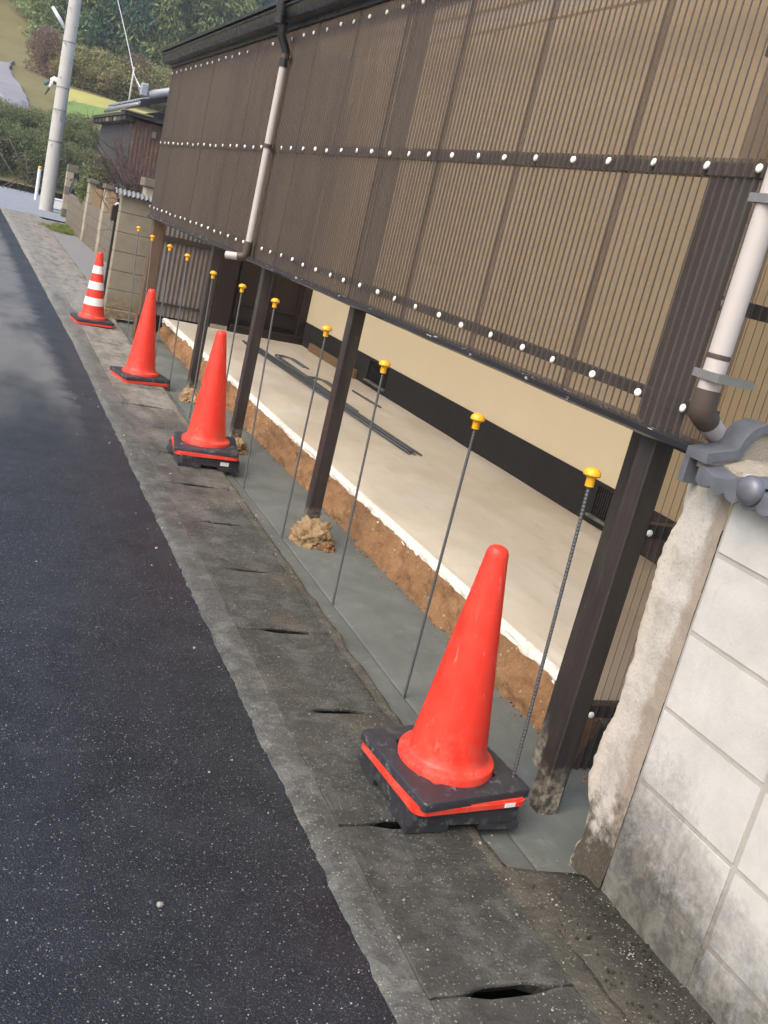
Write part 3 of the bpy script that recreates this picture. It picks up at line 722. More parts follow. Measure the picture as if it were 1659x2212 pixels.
def rgf(u, v):
    z = -.12 + 1.22 * u; yr = rag(z)
    if v < .72:
        w = v / .70; y = 1.7285 + (yr - 1.7285) * min(1, w)
        return (1.719 + .003 * n3(y, z, 0, 8, 4) + .0012 * n3(y, z, 3, 40, 3) + (.008 if w > .95 else 0) - (.05 * max(0, (.06 - z)) if z < .06 else 0), y, z)
    w = (v - .7) / .3; return (1.73 + .105 * w, yr + .010 * n3(z, w, 5, 12, 3) - .006 * w, z)
mb.grid(170, 40, rgf); wb(mb, 'broken_end', 'end_mortar', W, True, 60)
# coping: ridge cap piece at the far end, mortar bed, and eave tiles with pendants and round ends
cp = [(1.667, 1.146), (1.667, 1.170), (1.754, 1.192), (1.7605, 1.216), (1.779, 1.243), (1.812, 1.262), (1.842, 1.262), (1.876, 1.243), (1.893, 1.216), (1.900, 1.192), (1.985, 1.170), (1.985, 1.146)]
inn = [(1.965, 1.146), (1.965, 1.152), (1.886, 1.172), (1.874, 1.206), (1.860, 1.226), (1.838, 1.241), (1.816, 1.241), (1.793, 1.226), (1.780, 1.206), (1.768, 1.172), (1.690, 1.152), (1.690, 1.146)]
CPB = wb(MB().prism(cp + inn, 1.797, 1.872, 'y'), 'coping_cap', 'tile', W, True, 30)
wb(MB().box(1.667, 1.99, 1.8535, 1.874, 1.082, 1.147), 'cap_end', 'tile', CPB)
mbd = [(x, z - .001) for x, z in inn[::-1]]
mb = MB(); mb.prism([(1.690, 1.128)] + mbd + [(1.965, 1.128)], 1.806, 1.850, 'y'); wb(mb, 'mortar_bed', 'bed_mortar', W)
mb = MB(); mb.prism([(1.725, 1.10), (1.73, 1.150), (1.80, 1.172), (1.90, 1.172), (1.92, 1.1)], -.4, 1.806, 'y'); wb(mb, 'mortar_bed', 'bed_mortar', W)
def eave_tile():
    mb = MB(); wv = .205
    # pan with an S profile along Y, sloping down to the street; pendant with scallops at the front
    def prof(y): return .018 * math.exp(-((y - .045) / .040) ** 2) - .012 * math.exp(-((y - .14) / .05) ** 2)
    def tf(u, v):
        y = u * wv; x = -.10 + .20 * v; return (x, y, .030 * v + prof(y))
    mb.grid(24, 4, tf); mb.grid(24, 4, lambda u, v: (tf(u, v)[0], tf(u, v)[1], tf(u, v)[2] - .016))
    poly = [(u * wv / 24, prof(u * wv / 24)) for u in range(25)]
    low_ = []
    for u in range(60, -1, -1):
        y = u * wv / 60; sc = -.040 - .013 * abs(math.sin(math.pi * y / .0515)) ** .7 + .006 * (y / wv); low_.append((y, sc))
    mb.prism(poly + low_, -.102, -.088, 'x'); return mb.mesh('eave_tile', 'tile', True, 35)
et = eave_tile()
bm = MB(); bm.lathe([(.0295, 0), (.0305, .004), (.030, .012), (.026, .019), (.017, .0245), (.006, .0265)], 28)
mj = bm.mesh('round_end', 'tile', True, 60)
for i in range(8):
    yy = 1.808 - .205 * (i + 1)
    t_ = wl('eave_tile', et, W, (1.764, yy, 1.140))
    e = link('round_end', mj, t_, (-.100, .022, -.006), (0, -math.pi / 2, 0)); e.scale = (1.12,) * 3

# ================================================================== CONES
def rsq(half, rad, seg=5):
    pts = []
    for cx, cy, a0 in ((half - rad, half - rad, 0), (-half + rad, half - rad, 90), (-half + rad, -half + rad, 180), (half - rad, -half + rad, 270)):
        for k in range(seg + 1):
            a = RAD(a0 + 90 * k / seg); pts.append((cx + rad * math.cos(a), cy + rad * math.sin(a)))
    return pts
def ring_plate(half, rad, hole, z0, z1, dome=.006):
    """square plate with a round hole"""
    mb = MB(); outer = rsq(half, rad, 8); n = len(outer)
    inner = [(hole * math.cos(math.atan2(y, x)), hole * math.sin(math.atan2(y, x))) for x, y in outer]
    rings = [[(x, y, z0) for x, y in inner], [(x, y, z0) for x, y in outer], [(x, y, z1 - .004) for x, y in outer], [(x * .985, y * .985, z1) for x, y in outer],
             [(x * 1.06, y * 1.06, z1 + dome) for x, y in inner], [(x, y, z1 + dome - .003) for x, y in inner]]
    for rg in rings: mb.v += rg
    m = len(rings)
    for i in range(m):
        for k in range(n): mb.f.append((i * n + k, i * n + (k + 1) % n, ((i + 1) % m) * n + (k + 1) % n, ((i + 1) % m) * n + k))
    return mb
def body_mesh(zs, name='cone_body', mat='cone_red', stripes=None):
    mb = MB(); mb.lathe(zs, 48); return mb.mesh(name, mat, True, 40)
r_at = lambda z: .1125 + (.031 - .1125) * (z - .082) / (.672 - .082)
full = [(.13, .010), (.139, .012), (.140, .062), (.1375, .067), (.128, .071), (.119, .075), (.1145, .081)] + [(r_at(z), z) for z in np.linspace(.10, .66, 12)] + [(.0315, .672), (.030, .683), (.0255, .692), (.017, .698), (.006, .700)]
body = body_mesh(full)
flange = MB(); _o = rsq(.184, .035, 8); flange.prism(_o, 0, .015, 'z'); flange.prism([(x * .975, y * .975) for x, y in _o], .015, .0195, 'z'); fl_me = flange.mesh('cone_base', 'cone_red')
ringw = ring_plate(.182, .014, .149, 0, .026).mesh('weight_ring', 'rubber', True, 35)
def weight_mesh():
    mb = MB(); o = rsq(.178, .025, 6)
    mb.prism(o, .020, .061, 'z'); mb.prism([(x * .985, y * .985) for x, y in o], .061, .065, 'z'); mb.prism([(x * .96, y * .96) for x, y in o], .065, .068, 'z')
    for sx in (-1, 1):
        for sy in (-1, 1): mb.box(sx * .178 if sx < 0 else .05, -.05 if sx < 0 else .178, sy * .178 if sy < 0 else .05, -.05 if sy < 0 else .178, 0, .021)
    return mb.mesh('base_weight', 'rubber')
wt_me = weight_mesh()
def stripe(z0, z1):
    mb = MB(); mb.lathe([(r_at(z0) + .0012, z0), (r_at((z0 + z1) / 2) + .0014, (z0 + z1) / 2), (r_at(z1) + .0012, z1)], 48, close=False); return mb.mesh('reflective_band', 'reflective_white', True)
def cone(loc, rz, label, weight, ring_rz, tilt=(0, 0), bands=(), ring_tilt=(0, 0), labelpatch=None, patch_on_weight=False):
    c = thing('traffic_cone', label, 'traffic cone', loc, rz, 'traffic cones along the gutter')
    z = 0
    if weight:
        w = link('base_weight', wt_me, c, (0, .005, 0), (0, 0, RAD(2))); z = .068
        if patch_on_weight: MB().box(.06, .11, -.1795, -.176, .030, .052).build('sticker', 'reflective_white', w)
    T = Vector((0, 0, z)); e = (RAD(tilt[0]), RAD(tilt[1]), 0)
    b = link('cone_base', fl_me, c, T, (e[0], e[1], RAD(ring_rz * .6)))
    if labelpatch: MB().box(.10, .135, -.1855, -.182, .002, .014).build('sticker', 'reflective_white', b)
    bd = link('cone_body', body, c, T + Vector((0, 0, .0025)), e)
    for k, (a, q) in enumerate(bands): link('reflective_band', stripe(a, q), bd)
    link('weight_ring', ringw, c, T + Vector((.002, .004, .0215)), (e[0] + RAD(ring_tilt[0]), e[1] + RAD(ring_tilt[1]), RAD(ring_rz)))
    return c
cone((1.432, 2.165, 0.0), RAD(-1), 'plain red traffic cone on a thick black weight beside the broken block wall', True, 9, (0, -1.5), (), (2, 0), True)
cone((1.478, 5.56, 0.0), RAD(-2), 'plain red traffic cone on a stickered black weight beside the thin lump-footed posts', True, -8, (0, -2.5), (), (1, -2), False, True)
cone((1.452, 7.77, 0.002), RAD(8), 'plain red traffic cone without a thick weight, black ring on its base', False, 4, (0, -1.5))
cone((1.378, 10.36, 0.002), RAD(4), 'red traffic cone with three white bands in front of the old block pier', False, 2, (0, -1.5), ((.18, .255), (.335, .41), (.49, .565)))

# ================================================================== REBARS standing in the concrete
def rebar_mesh(L, name='bar', r=.0049, pitch=.011):
    mb = MB(); pr = []; n = int(L / pitch)
    for i in range(n): z = i * pitch; pr += [(r, z), (r, z + pitch * .52), (r * 1.17, z + pitch * .66), (r * 1.17, z + pitch * .86)]
    pr.append((r, n * pitch)); mb.lathe(pr, 8); return mb.mesh(name, 'steel_rebar', True, 60)
bar_me = rebar_mesh(1.09)
cm = MB(); cm.lathe([(.0125, 0), (.0125, .022), (.0145, .026), (.022, .0285), (.0245, .032), (.0235, .039), (.019, .046), (.011, .0505), (.004, .052)], 14); cap2 = cm.mesh('safety_cap', 'cap_yellow', True, 40)
tops = [(1283, 1010), (1035, 893), (833, 778), (708, 703), (596, 644), (525, 613), (462, 585), (406, 548), (368, 528), (330, 508), (300, 489)]
bases = [2.06, 2.80, 3.60, 4.40, 5.20, 5.98, 6.81, 7.67, 8.42, 9.22, 10.10]
ORD = ['eleventh', 'tenth', 'ninth', 'eighth', 'seventh', 'sixth', 'fifth', 'fourth', 'third', 'second', 'first']
for t_, yb_, ord_ in zip(tops, bases, ORD):
    b0 = Vector((rebar_x(yb_), yb_, -.05)); tp = onx(t_, b0.x)
    # the cap's crown sits about a metre up; the bar leans a little along the trench
    d = (tp - b0); r_ = thing('rebar', ord_ + ' yellow-capped steel bar in the fresh concrete counting from the old block pier', 'rebar', b0, 0, 'capped bars standing in the footing')
    r_.rotation_euler = d.to_track_quat('Z', 'Y').to_euler()
    L = d.length; o = link('bar', bar_me, r_); o.scale = (1, 1, (L - .02) / 1.09)
    link('safety_cap', cap2, r_, (0, 0, L - .052))
# bundle of bars lying on the slab
def lying(pts, r=.006): return MB().tube(pts, r, 6)
for i in range(9):
    a = Vector((2.80 + .0125 * i + random.uniform(-.002, .002), 9.95 - random.uniform(0, .25), SLAB_Z + .008)); b = Vector((2.915 + .0135 * i, 5.86 + random.uniform(-.04, .14), SLAB_Z + .008 + (.012 if i % 3 == 0 else 0)))
    mid = (a + b) / 2 + Vector((random.uniform(-.01, .01), 0, 0))
    o = lying([a, mid, b], .0065).build('lying_bar', 'steel_rebar', smooth=True)
    tag(o, 'long straight steel bar in the bundle lying on the porch floor', 'rebar', 'bars bundled on the porch floor')
for i, (y0_, y1_, xo) in enumerate(((8.2, 9.35, .0), (7.0, 8.35, .0), (7.05, 8.3, .03), (8.25, 9.3, .03), (7.4, 8.0, .1))):
    xa = 2.96 + xo; xb = (3.13 if i < 4 else 3.25) + xo
    if i < 4: pts = [(xa + .02, y0_, SLAB_Z + .010), (xa + .012, y1_ - .1, SLAB_Z + .010), (xa + .03, y1_ - .03, SLAB_Z + .012), (xb - .05, y1_, SLAB_Z + .012), (xb, y1_ - .06, SLAB_Z + .012), (xb + .01, y1_ - .5, SLAB_Z + .01)]
    else: pts = [(xb, y0_, SLAB_Z + .01), (xb - .03, y1_, SLAB_Z + .01)]
    o = lying(pts, .0075).build('bent_bar', 'steel_rebar', smooth=True)
    tag(o, 'hooked steel bar lying beside the straight bundle on the porch floor' if i < 4 else 'short loose steel bar near the brown base board on the porch floor', 'rebar', 'hooked bars on the porch floor' if i < 4 else None)

# ================================================================== BEYOND: pier, old wall, shed, pole, hill
# old block pier at right angles to the street, with a row of curved sheet offcuts on top
Pr = thing('block_pier', 'weathered beige concrete block pier capped with ribbed sheet behind the banded cone', 'wall', (1.8, 11.0, 0))
blk = MB().box(0, .398, -.075, .075, 0, .196, .004).mesh('block', 'block_old')
for r in range(6):
    for c in range(3): wl('block', blk, Pr, (1.575 + .402 * c - (.0 if r % 2 else .0), 11.085 + random.uniform(-.002, .002), .10 + .2 * r))
wb(MB().box(1.578, 2.75, 11.018, 11.15, -.1, 1.298), 'mortar', 'old_joint', Pr)
wb(MB().box(1.57, 2.75, 11.0, 11.16, -.1, .098, .01), 'plinth', 'block_old', Pr)
mb = MB(); mb.grid(140, 6, lambda u, v: (1.50 + 1.0 * u, 10.96 + .24 * v, 1.325 + .009 * math.sin(2 * math.pi * u * 1.0 / .045) - .05 * (abs(v - .5) * 2) ** 2))
wb(mb, 'ribbed_cap', 'bracket_metal', Pr, True)
Gt = thing('gate_post', 'narrow dark steel gate post standing beside the old block pier', 'gate post', (1.60, 11.35, 0))
wb(MB().box(1.575, 1.615, 11.33, 11.37, -.02, 1.22, .003), 'upright', 'gate_metal', Gt)
wb(MB().box(1.535, 1.60, 11.325, 11.375, .98, 1.14, .006), 'latch_box', 'gate_metal', Gt)
wb(MB().tube([(1.56, 11.32, 1.15), (1.58, 11.30, 1.17), (1.61, 11.32, 1.155)], .012, 8), 'latch_handle', 'white_paint', Gt, True)
wb(MB().box(1.56, 1.60, 11.32, 11.36, .12, .17, .003), 'bolt', 'bracket_metal', Gt)
# old garden wall along the street: courses with taller pale pillars, board infill
Ow = thing('garden_wall', 'long mossy grey block wall with raised pale pillars beyond the gravel', 'wall', (2.5, 19, 0))
ob = MB().box(-.06, .06, 0, .396, 0, .191, .004).mesh('block', 'block_grey'); obp = MB().box(-.066, .066, 0, .33, 0, .191, .004).mesh('block', 'block_pale')
PIL = [19.0, 21.55]
y_ = 14.6; c = 0
while y_ < 25.4:
    for r in range(4):
        zt = r * .197 - .02
        if not any(p - .03 < y_ + .2 < p + .36 for p in PIL): wl('block', ob, Ow, (2.5 + random.uniform(-.003, .003), y_, zt))
    y_ += .402
for p in PIL:
    for r in range(6): wl('block', obp, Ow, (2.492 + random.uniform(-.004, .004), p, r * .197 - .02))
    wb(MB().box(2.40, 2.60, p - .06, p + .40, 1.162, 1.235, .008), 'pillar_cap', 'block_grey', Ow)
wb(MB().box(2.452, 2.548, 14.6, 25.4, -.1, .76), 'mortar', 'old_joint', Ow)
wb(MB().box(2.50, 2.53, 17.3, 18.98, .70, 1.14), 'board_panel', 'board_brown', Ow)
wb(MB().box(2.50, 2.53, 20.1, 21.5, .76, 1.1), 'board_panel', 'board_brown', Ow)
# blocks stacked loosely behind the pier
for i, (a, b, z0, cl) in enumerate((((1.80), 2.25, 1.36, 'pale blocks'), (1.72, 2.35, 1.57, 'slab'))):
    pass
St = thing('garden_plinth', 'low plinth of pale and grey blocks holding the bare shrub', 'wall', (2.2, 14.3, 0))
for i in range(4): wb(MB().box(2.06 + .30 * i, 2.34 + .30 * i, 14.1, 14.4, -.05, 1.12 + .004 * i, .006), 'block', ('block_grey', 'block_pale', 'block_grey', 'block_pale')[i], St)
wb(MB().box(2.02, 3.1, 14.05, 14.45, 1.12, 1.22, .006), 'coping_slab', 'block_grey', St)
for i in range(2): wb(MB().box(2.30 + .26 * i, 2.54 + .26 * i, 14.1, 14.36, 1.222, 1.39, .006), 'block', 'block_pale', St)
wb(MB().box(2.26, 2.95, 14.06, 14.42, 1.392, 1.50, .006), 'coping_slab', 'block_grey', St)
# bare shrub behind it
def twigs(name, mat, parent, cx, cy, cz, n, h, spread, r0=.008, seed=1, gen=2):
    rr = random.Random(seed); mb = MB()
    def br(p, d, L, r, g):
        pts = [p]; q = Vector(p); dd = Vector(d)
        for k in range(4):
            dd = (dd + Vector((rr.gauss(0, .22), rr.gauss(0, .22), rr.gauss(0, .16)))).normalized(); q = q + dd * L / 4; pts.append(q.copy())
        mb.tube(pts, [r, r * .85, r * .7, r * .5, r * .3], 4, False)
        if g:
            for k in range(4): i = rr.choice((1, 2, 3, 4)); br(pts[i], (dd + Vector((rr.gauss(0, .6), rr.gauss(0, .6), rr.gauss(.1, .4)))).normalized(), L * .55, r * .6, g - 1)
    for i in range(n):
        a = rr.uniform(0, 6.28); br(Vector((cx + rr.gauss(0, .10), cy + rr.gauss(0, .10), cz)), Vector((math.cos(a) * spread, math.sin(a) * spread, 1)).normalized(), h * rr.uniform(.6, 1.05), r0, gen)
    return mb
Sh = thing('bare_shrub', 'leafless reddish brown shrub of tangled twigs in front of the shed', 'shrub', (2.42, 15.6, 0))
wb(twigs('branches', 'twig', Sh, 2.42, 15.6, .95, 34, .95, .8, .010, 4), 'branches', 'twig', Sh)
wb(MB().tube([(2.42, 15.6, -.02), (2.44, 15.6, .5), (2.42, 15.6, 1.05)], [.06, .05, .04], 8), 'stem', 'bark', Sh, True)

# shed
Sd = thing('garden_shed', 'dark corrugated shed with a sagging mossy flat roof behind the garden wall', 'shed', (3.3, 23, 0))
XS, YS0, YS1 = 2.95, 20.6, 25.6
c1 = corr_mesh(YS1 - YS0, 2.55, .076, .009, 4, 'shed_grey', 'street_side'); wl('street_side', c1, Sd, (XS, YS0, 0))
c2 = corr_mesh(2.2, 2.5, .076, .009, 4, 'shed_rust', 'near_side'); wl('near_side', c2, Sd, (XS + 2.2, YS0, 0), (0, 0, math.pi / 2))
wb(MB().box(XS + .03, XS + 2.2, YS0 + .04, YS1, 0, 2.45), 'frame', 'dark_wood', Sd)
mb = MB(); mb.box(XS - .22, XS + 2.4, YS0 - .15, YS1 + .1, 2.54, 2.60); rf = wb(mb, 'roof', 'gutter_dark', Sd)
for i in range(9):
    y = YS0 - .1 + i * .62; wb(MB().box(XS - .20, XS - .02, y, y + .42, 2.44, 2.535, .01), 'eave_board', random.choice(['dark_wood', 'shed_grey', 'block_grey']), Sd)
wb(MB().box(XS - .25, XS + .3, YS0 - .2, YS0 + .35, 2.602, 2.635, .01), 'roof_patch', 'block_grey', rf)
wb(MB().box(XS + .35, XS + .43, YS0 - .06, YS0 - .01, 2.25, 2.37, .005), 'meter_box', 'block_grey', Sd)
# tiled roof house further on
Th = thing('tiled_house', 'house with a silvery grey tiled roof showing above the dark shed', 'house', (5.2, 28, 0))
wb(MB().box(4.3, 8.5, 26.2, 33, 0, 3.1), 'wall', 'dark_wood', Th)
ez, ex = 3.12, 3.75
rt = MB()
tile_me = MB().grid(10, 1, lambda u, v: (v * .30, u * .27, .028 * math.sin(2 * math.pi * u) + .020 * (1 - v))).mesh('roof_tile', 'tile_light', True)
rise = .42
for i in range(8):
    for j in range(22):
        o = wl('roof_tile', tile_me, Th, (ex + .25 * i, 25.8 + .27 * j, ez + .10 + .25 * i * rise), (0, -math.atan(rise), 0))
wb(MB().box(ex - .02, ex + .12, 25.75, 31.8, ez - .02, ez + .07, .01), 'eave', 'tile_light', Th)
wb(MB().prism([(ex, ez - .05), (ex + 2.0, ez - .05 + 2.0 * rise), (ex + 2.0, ez + .05 + 2.0 * rise), (ex, ez + .06)], 25.72, 25.82, 'y'), 'bargeboard', 'dark_wood', Th)
rd = MB().tube([(ex + .15, 25.70, ez + .25), (ex + 1.0, 25.70, ez + .25 + .85 * rise), (ex + 2.1, 25.70, ez + .25 + 1.95 * rise)], .10, 10); wb(rd, 'verge_ridge', 'tile_light', Th, True)
wb(MB().tube([(ex + 2.0, 25.6, ez + .3 + 2.0 * rise), (ex + 2.0, 31.8, ez + .3 + 2.0 * rise)], .14, 10), 'ridge', 'tile_light', Th, True)
wb(MB().lathe([(.10, 0), (.12, .12), (.06, .25), (.02, .34)], 10).mesh('x', 'tile_light') and MB().box(ex - .06, ex + .12, 25.6, 25.75, ez + .18, ez + .48, .03), 'end_ornament', 'tile_light', Th)
gpipe = MB().tube([(ex - .05, 25.7, ez - .02), (ex - .05, 31.8, ez - .05)], .05, 8); wb(gpipe, 'eave_gutter', 'bracket_metal', Th, True)
# utility pole
PB = Vector((2.44, 31.4, 0))
Po = thing('utility_pole', 'tall pale concrete utility pole with steel bands and a white lamp arm', 'utility pole', PB)
pt = [(-.0, 0), (0, 10.5)]
MB().lathe([(.200, -.2), (.187, 2), (.174, 4), (.153, 7), (.13, 11)], 24).build('shaft', 'pole_concrete', Po, True, 40)
for z in (1.9, 2.75, 3.35, 4.55, 6.1, 6.25): MB().lathe([(.200 - .0066 * z + .006, z - .018), (.200 - .0066 * z + .006, z + .018)], 24).build('band', 'bracket_metal', Po)
for i in range(10): MB().tube([(-.02 + .10 * (1 if i % 2 else -1), -.12, 1.8 + .45 * i), (-.02 + .10 * (1 if i % 2 else -1), -.22, 1.8 + .45 * i)], .012, 6).build('step_bolt', 'bracket_metal', Po)
MB().tube([(-.16, -.02, 4.85), (-.30, -.06, 5.02), (-.56, -.12, 5.30)], [.03, .05, .045], 10).build('lamp', 'white_paint', Po, True)
MB().box(.02, .09, -.215, -.19, 2.5, 2.8).build('number_plate', 'bracket_metal', Po)
MB().box(-.03, .05, -.22, -.16, 5.9, 6.15).build('clamp', 'bracket_metal', Po)
wp = onz((77, 430), 0)
Wp = thing('marker_post', 'thin white road marker post with a yellow top', 'post', wp)
MB().tube([(0, 0, -.05), (0, 0, 1.0)], .055, 12).build('shaft', 'white_paint', Wp, True, 50); MB().lathe([(.056, 1.0), (.056, 1.06), (.03, 1.09)], 12).build('top', 'cap_yellow', Wp, True)
bx_ = onz((123, 452), 0)
Bx = thing('white_bin', 'small white box standing at the foot of the utility pole', 'box', bx_)
MB().box(-.17, .17, -.15, .15, 0, .26, .02).build('body', 'white_paint', Bx); MB().box(-.18, .18, -.16, .16, .262, .31, .015).build('lid', 'white_paint', Bx)
gp_ = onz((142, 468), 0)
Gp = thing('block_gatepost', 'slim weathered block gatepost beyond the garden wall', 'gatepost', gp_)
for r in range(7): MB().box(-.14, .14, -.14, .14, r * .2, r * .2 + .194, .006).build('block', 'block_pale' if r % 3 else 'block_grey', Gp)
hp = onz((158, 476), 0)
Hs = thing('hose_coil', 'tangle of dark hose hanging beside the slim gatepost', 'hose', hp)
for i in range(7):
    r_ = .28 + .02 * random.random(); cz = .55 + .03 * i
    MB().tube([(r_ * .6 * math.cos(a), .03 * i + .05 * math.sin(a * 2), cz + r_ * 1.3 * math.sin(a)) for a in np.linspace(0, 6.28, 20)], .022, 6, False).build('loop', 'hose_dark', Hs, True)
MB().box(-.12, .18, .25, .3, 0, 1.2).build('backing_board', 'hose_dark', Hs)
op_ = onz((153, 482), 0)
Ob = thing('orange_crate', 'small bright orange plastic crate against the garden wall end', 'crate', op_)
MB().box(-.10, .12, -.15, .15, 0, .42, .01).build('body', 'orange_plastic', Ob); MB().box(-.11, .13, -.16, .16, .422, .47, .01).build('rim', 'orange_plastic', Ob)

# hillside
def H(x, y):
    h = float(np.interp(y, [42, 48, 52, 63, 76, 130, 220], [0, 3.0, 3.7, 5.6, 8.0, 30, 42]))
    return h + (.25 * n3(x, y, 0, .12, 3) if y > 50 else 0) + .02 * (x - 10) * float(np.interp(y, [45, 60], [0, 1]))
mb = MB(); mb.grid(90, 60, lambda u, v: (-60 + 150 * u, 42.4 + 160 * v ** 1.6, H(-60 + 150 * u, 42.4 + 160 * v ** 1.6))); tag(mb.build('hillside', 'terrain', smooth=True), kind='structure')
def onterr(d, y0=43, y1=140):
    r = ray(d); r = r / r[1]
    y = y0
    while y < y1:
        if r[2] * y + CAM_H <= H(r[0] * y, y): break
        y += .25
    return Vector((r[0] * y, y, H(r[0] * y, y)))
def ribbon(name, mat, left, right, lift):
    A = [onterr(d) for d in left]; Bq = [onterr(d) for d in right]; mb = MB(); n = len(A) - 1
    def fn(u, v):
        t = u * n; i = min(int(t), n - 1); f = t - i; a = A[i].lerp(A[i + 1], f); b = Bq[i].lerp(Bq[i + 1], f); p = a.lerp(b, v)
        e = min(v, 1 - v) * 5; e2 = min(u, 1 - u) * 7
        return (p.x, p.y, H(p.x, p.y) - .25 + (lift + .25) * max(0, min(1, min(e, e2) * 1.6 + .5 * n3(p.x, p.y, 0, .55, 4) + .12)))
    mb.grid(90, 40, fn); return tag(mb.build(name, mat, smooth=True), kind='structure')
ribbon('hill_road', 'hill_asphalt', [(10, 240), (-10, 212), (-30, 185), (-40, 160), (-60, 140)], [(72, 240), (64, 212), (42, 180), (24, 152), (40, 136)], .16)
ribbon('yellow_field', 'field_yellow', [(118, 235), (160, 228), (220, 243), (300, 262), (420, 290)], [(122, 186), (160, 196), (220, 214), (300, 240), (420, 275)], .14)
ribbon('green_field', 'grass_green', [(130, 262), (180, 262), (240, 270), (330, 290)], [(135, 218), (180, 228), (240, 242), (330, 272)], .20)

# ---- foliage
def leaves(name, mat, lobes, n, size, seed, droop=0, shell=.55, aspect=.5):
    rr = np.random.RandomState(seed); lob = np.array(lobes, float); w = lob[:, 3] * lob[:, 4]; idx = rr.choice(len(lob), n, p=w / w.sum())
    d = rr.normal(size=(n, 3)); d /= np.linalg.norm(d, axis=1)[:, None]; rad = shell + (1 - shell) * rr.rand(n) ** .6
    rad *= 1 + .22 * rr.normal(size=n) * (rr.rand(n) < .3)
    c = lob[idx, :3] + d * rad[:, None] * np.stack([lob[idx, 3], lob[idx, 3], lob[idx, 4]], 1)
    ax = rr.normal(size=(n, 3)) * .8 + d * .7; ax[:, 2] -= droop; ax /= np.linalg.norm(ax, axis=1)[:, None]
    up = rr.normal(size=(n, 3)); bx = np.cross(ax, up); bx /= np.linalg.norm(bx, axis=1)[:, None]
    s = size * (.6 + .8 * rr.rand(n))[:, None]
    v = np.stack([c - ax * s * .5, c + bx * s * aspect * .5, c + ax * s * .5, c - bx * s * aspect * .5], 1).reshape(-1, 3)
    me = bpy.data.meshes.new(name); me.vertices.add(4 * n); me.vertices.foreach_set('co', v.ravel())
    me.loops.add(4 * n); me.loops.foreach_set('vertex_index', np.arange(4 * n)); me.polygons.add(n); me.polygons.foreach_set('loop_start', np.arange(0, 4 * n, 4)); me.polygons.foreach_set('loop_total', np.full(n, 4))
    me.update(); me.validate(); me.materials.append(MAT[mat]); return me
def lobes_for(seed, H_, R_, n=14, low=.25):
    rr = random.Random(seed); L = []
    for i in range(n):
        t = low + (1 - low) * (i + .5) / n; rad = R_ * (math.sin(math.pi * min(1, (t - low) / (1 - low) * .85 + .15)) ** .7) * .75
        a = rr.uniform(0, 6.28); L.append((rad * .75 * math.cos(a), rad * .75 * math.sin(a), t * H_, R_ * rr.uniform(.34, .55), R_ * rr.uniform(.25, .42)))
    return L
def trunk_mesh(h, r, seed, mat='bark', bend=.4, limbs=5):
    rr = random.Random(seed); mb = MB(); pts = [Vector((bend * n3(k, seed, 0, .4), bend * n3(seed, k, 0, .4), h * k / 6)) for k in range(7)]; mb.tube(pts, [r * (1 - .12 * k) for k in range(7)], 7)
    for i in range(limbs):
        k = rr.randint(2, 5); a = rr.uniform(0, 6.28); q = pts[k]; mb.tube([q, q + Vector((math.cos(a) * h * .12, math.sin(a) * h * .12, h * .10)), q + Vector((math.cos(a) * h * .2, math.sin(a) * h * .2, h * .2))], [r * .4, r * .25, r * .1], 5)
    return mb.mesh('trunk', mat, True)
def tree(name, label, cat, crown, trunk, loc, s, rz, group):
    t = thing(name, label, cat, loc, rz, group); t.scale = (s, s, s); link('crown', crown, t)
    if trunk: link('trunk', trunk, t)
    return t
FT = [(leaves('crown', m, lobes_for(i, 13, 4.2, 22, .10), 9000, .42, i, .3), trunk_mesh(11, .22, i)) for i, m in enumerate(('leaf_forest', 'leaf_forest', 'leaf_olive', 'leaf_blue', 'leaf_blue', 'leaf_olive'))]
def bamboo_lobes(seed):
    rr = random.Random(seed); L = []
    for k in range(14):
        t = .15 + .85 * k / 13; L.append((.5 * t * t * 3 * math.cos(seed) + rr.gauss(0, .35), .5 * t * t * 3 * math.sin(seed) + rr.gauss(0, .35), 13 * t, 1.5 * (1.05 - t) + .45, .75))
    return L
BT = [(leaves('crown', 'leaf_bamboo', bamboo_lobes(i), 3600, .55, 40 + i, .9, .2, .28), trunk_mesh(13, .06, i + 9, 'leaf_bamboo', 1.2, 0)) for i in range(3)]
rr = random.Random(11)
def X_at(dx, Y): return ony((dx, 290 + .257 * (dx + 85)), Y).x
LBL = ['broad dark green evergreen tree on the wooded slope', 'dense green tree with an uneven crown on the wooded slope', 'olive green rounded tree on the wooded slope', 'shadowy blue green tree in the wood behind the field', 'deep blue green tree standing high on the wooded slope', 'pale olive tree with loose crown on the wooded slope']
for row, Y in enumerate((77, 82, 87, 93, 100, 110, 122)):
    dx = -560 + (row % 2) * 30
    while dx < 720:
        X = X_at(dx, Y) + rr.uniform(-.8, .8); k = (rr.choice((0, 2, 2, 5, 1)) if dx < 150 else rr.choice((3, 4, 3, 4, 1, 0)) if dx < 400 else rr.choice((0, 1, 3, 2, 5)))
        s = rr.uniform(.72, 1.0) * (.8 if row == 0 else 1)
        if not (dx < 50 and row < 2):
            tree('forest_tree', LBL[k], 'tree', FT[k][0], FT[k][1], (X, Y + rr.uniform(-1.5, 1.5), H(X, Y) - .4), s, rr.uniform(0, 6.28), 'trees of the wooded slope')
        dx += rr.uniform(62, 80) if dx > 80 else (40 if dx > -90 else 75)
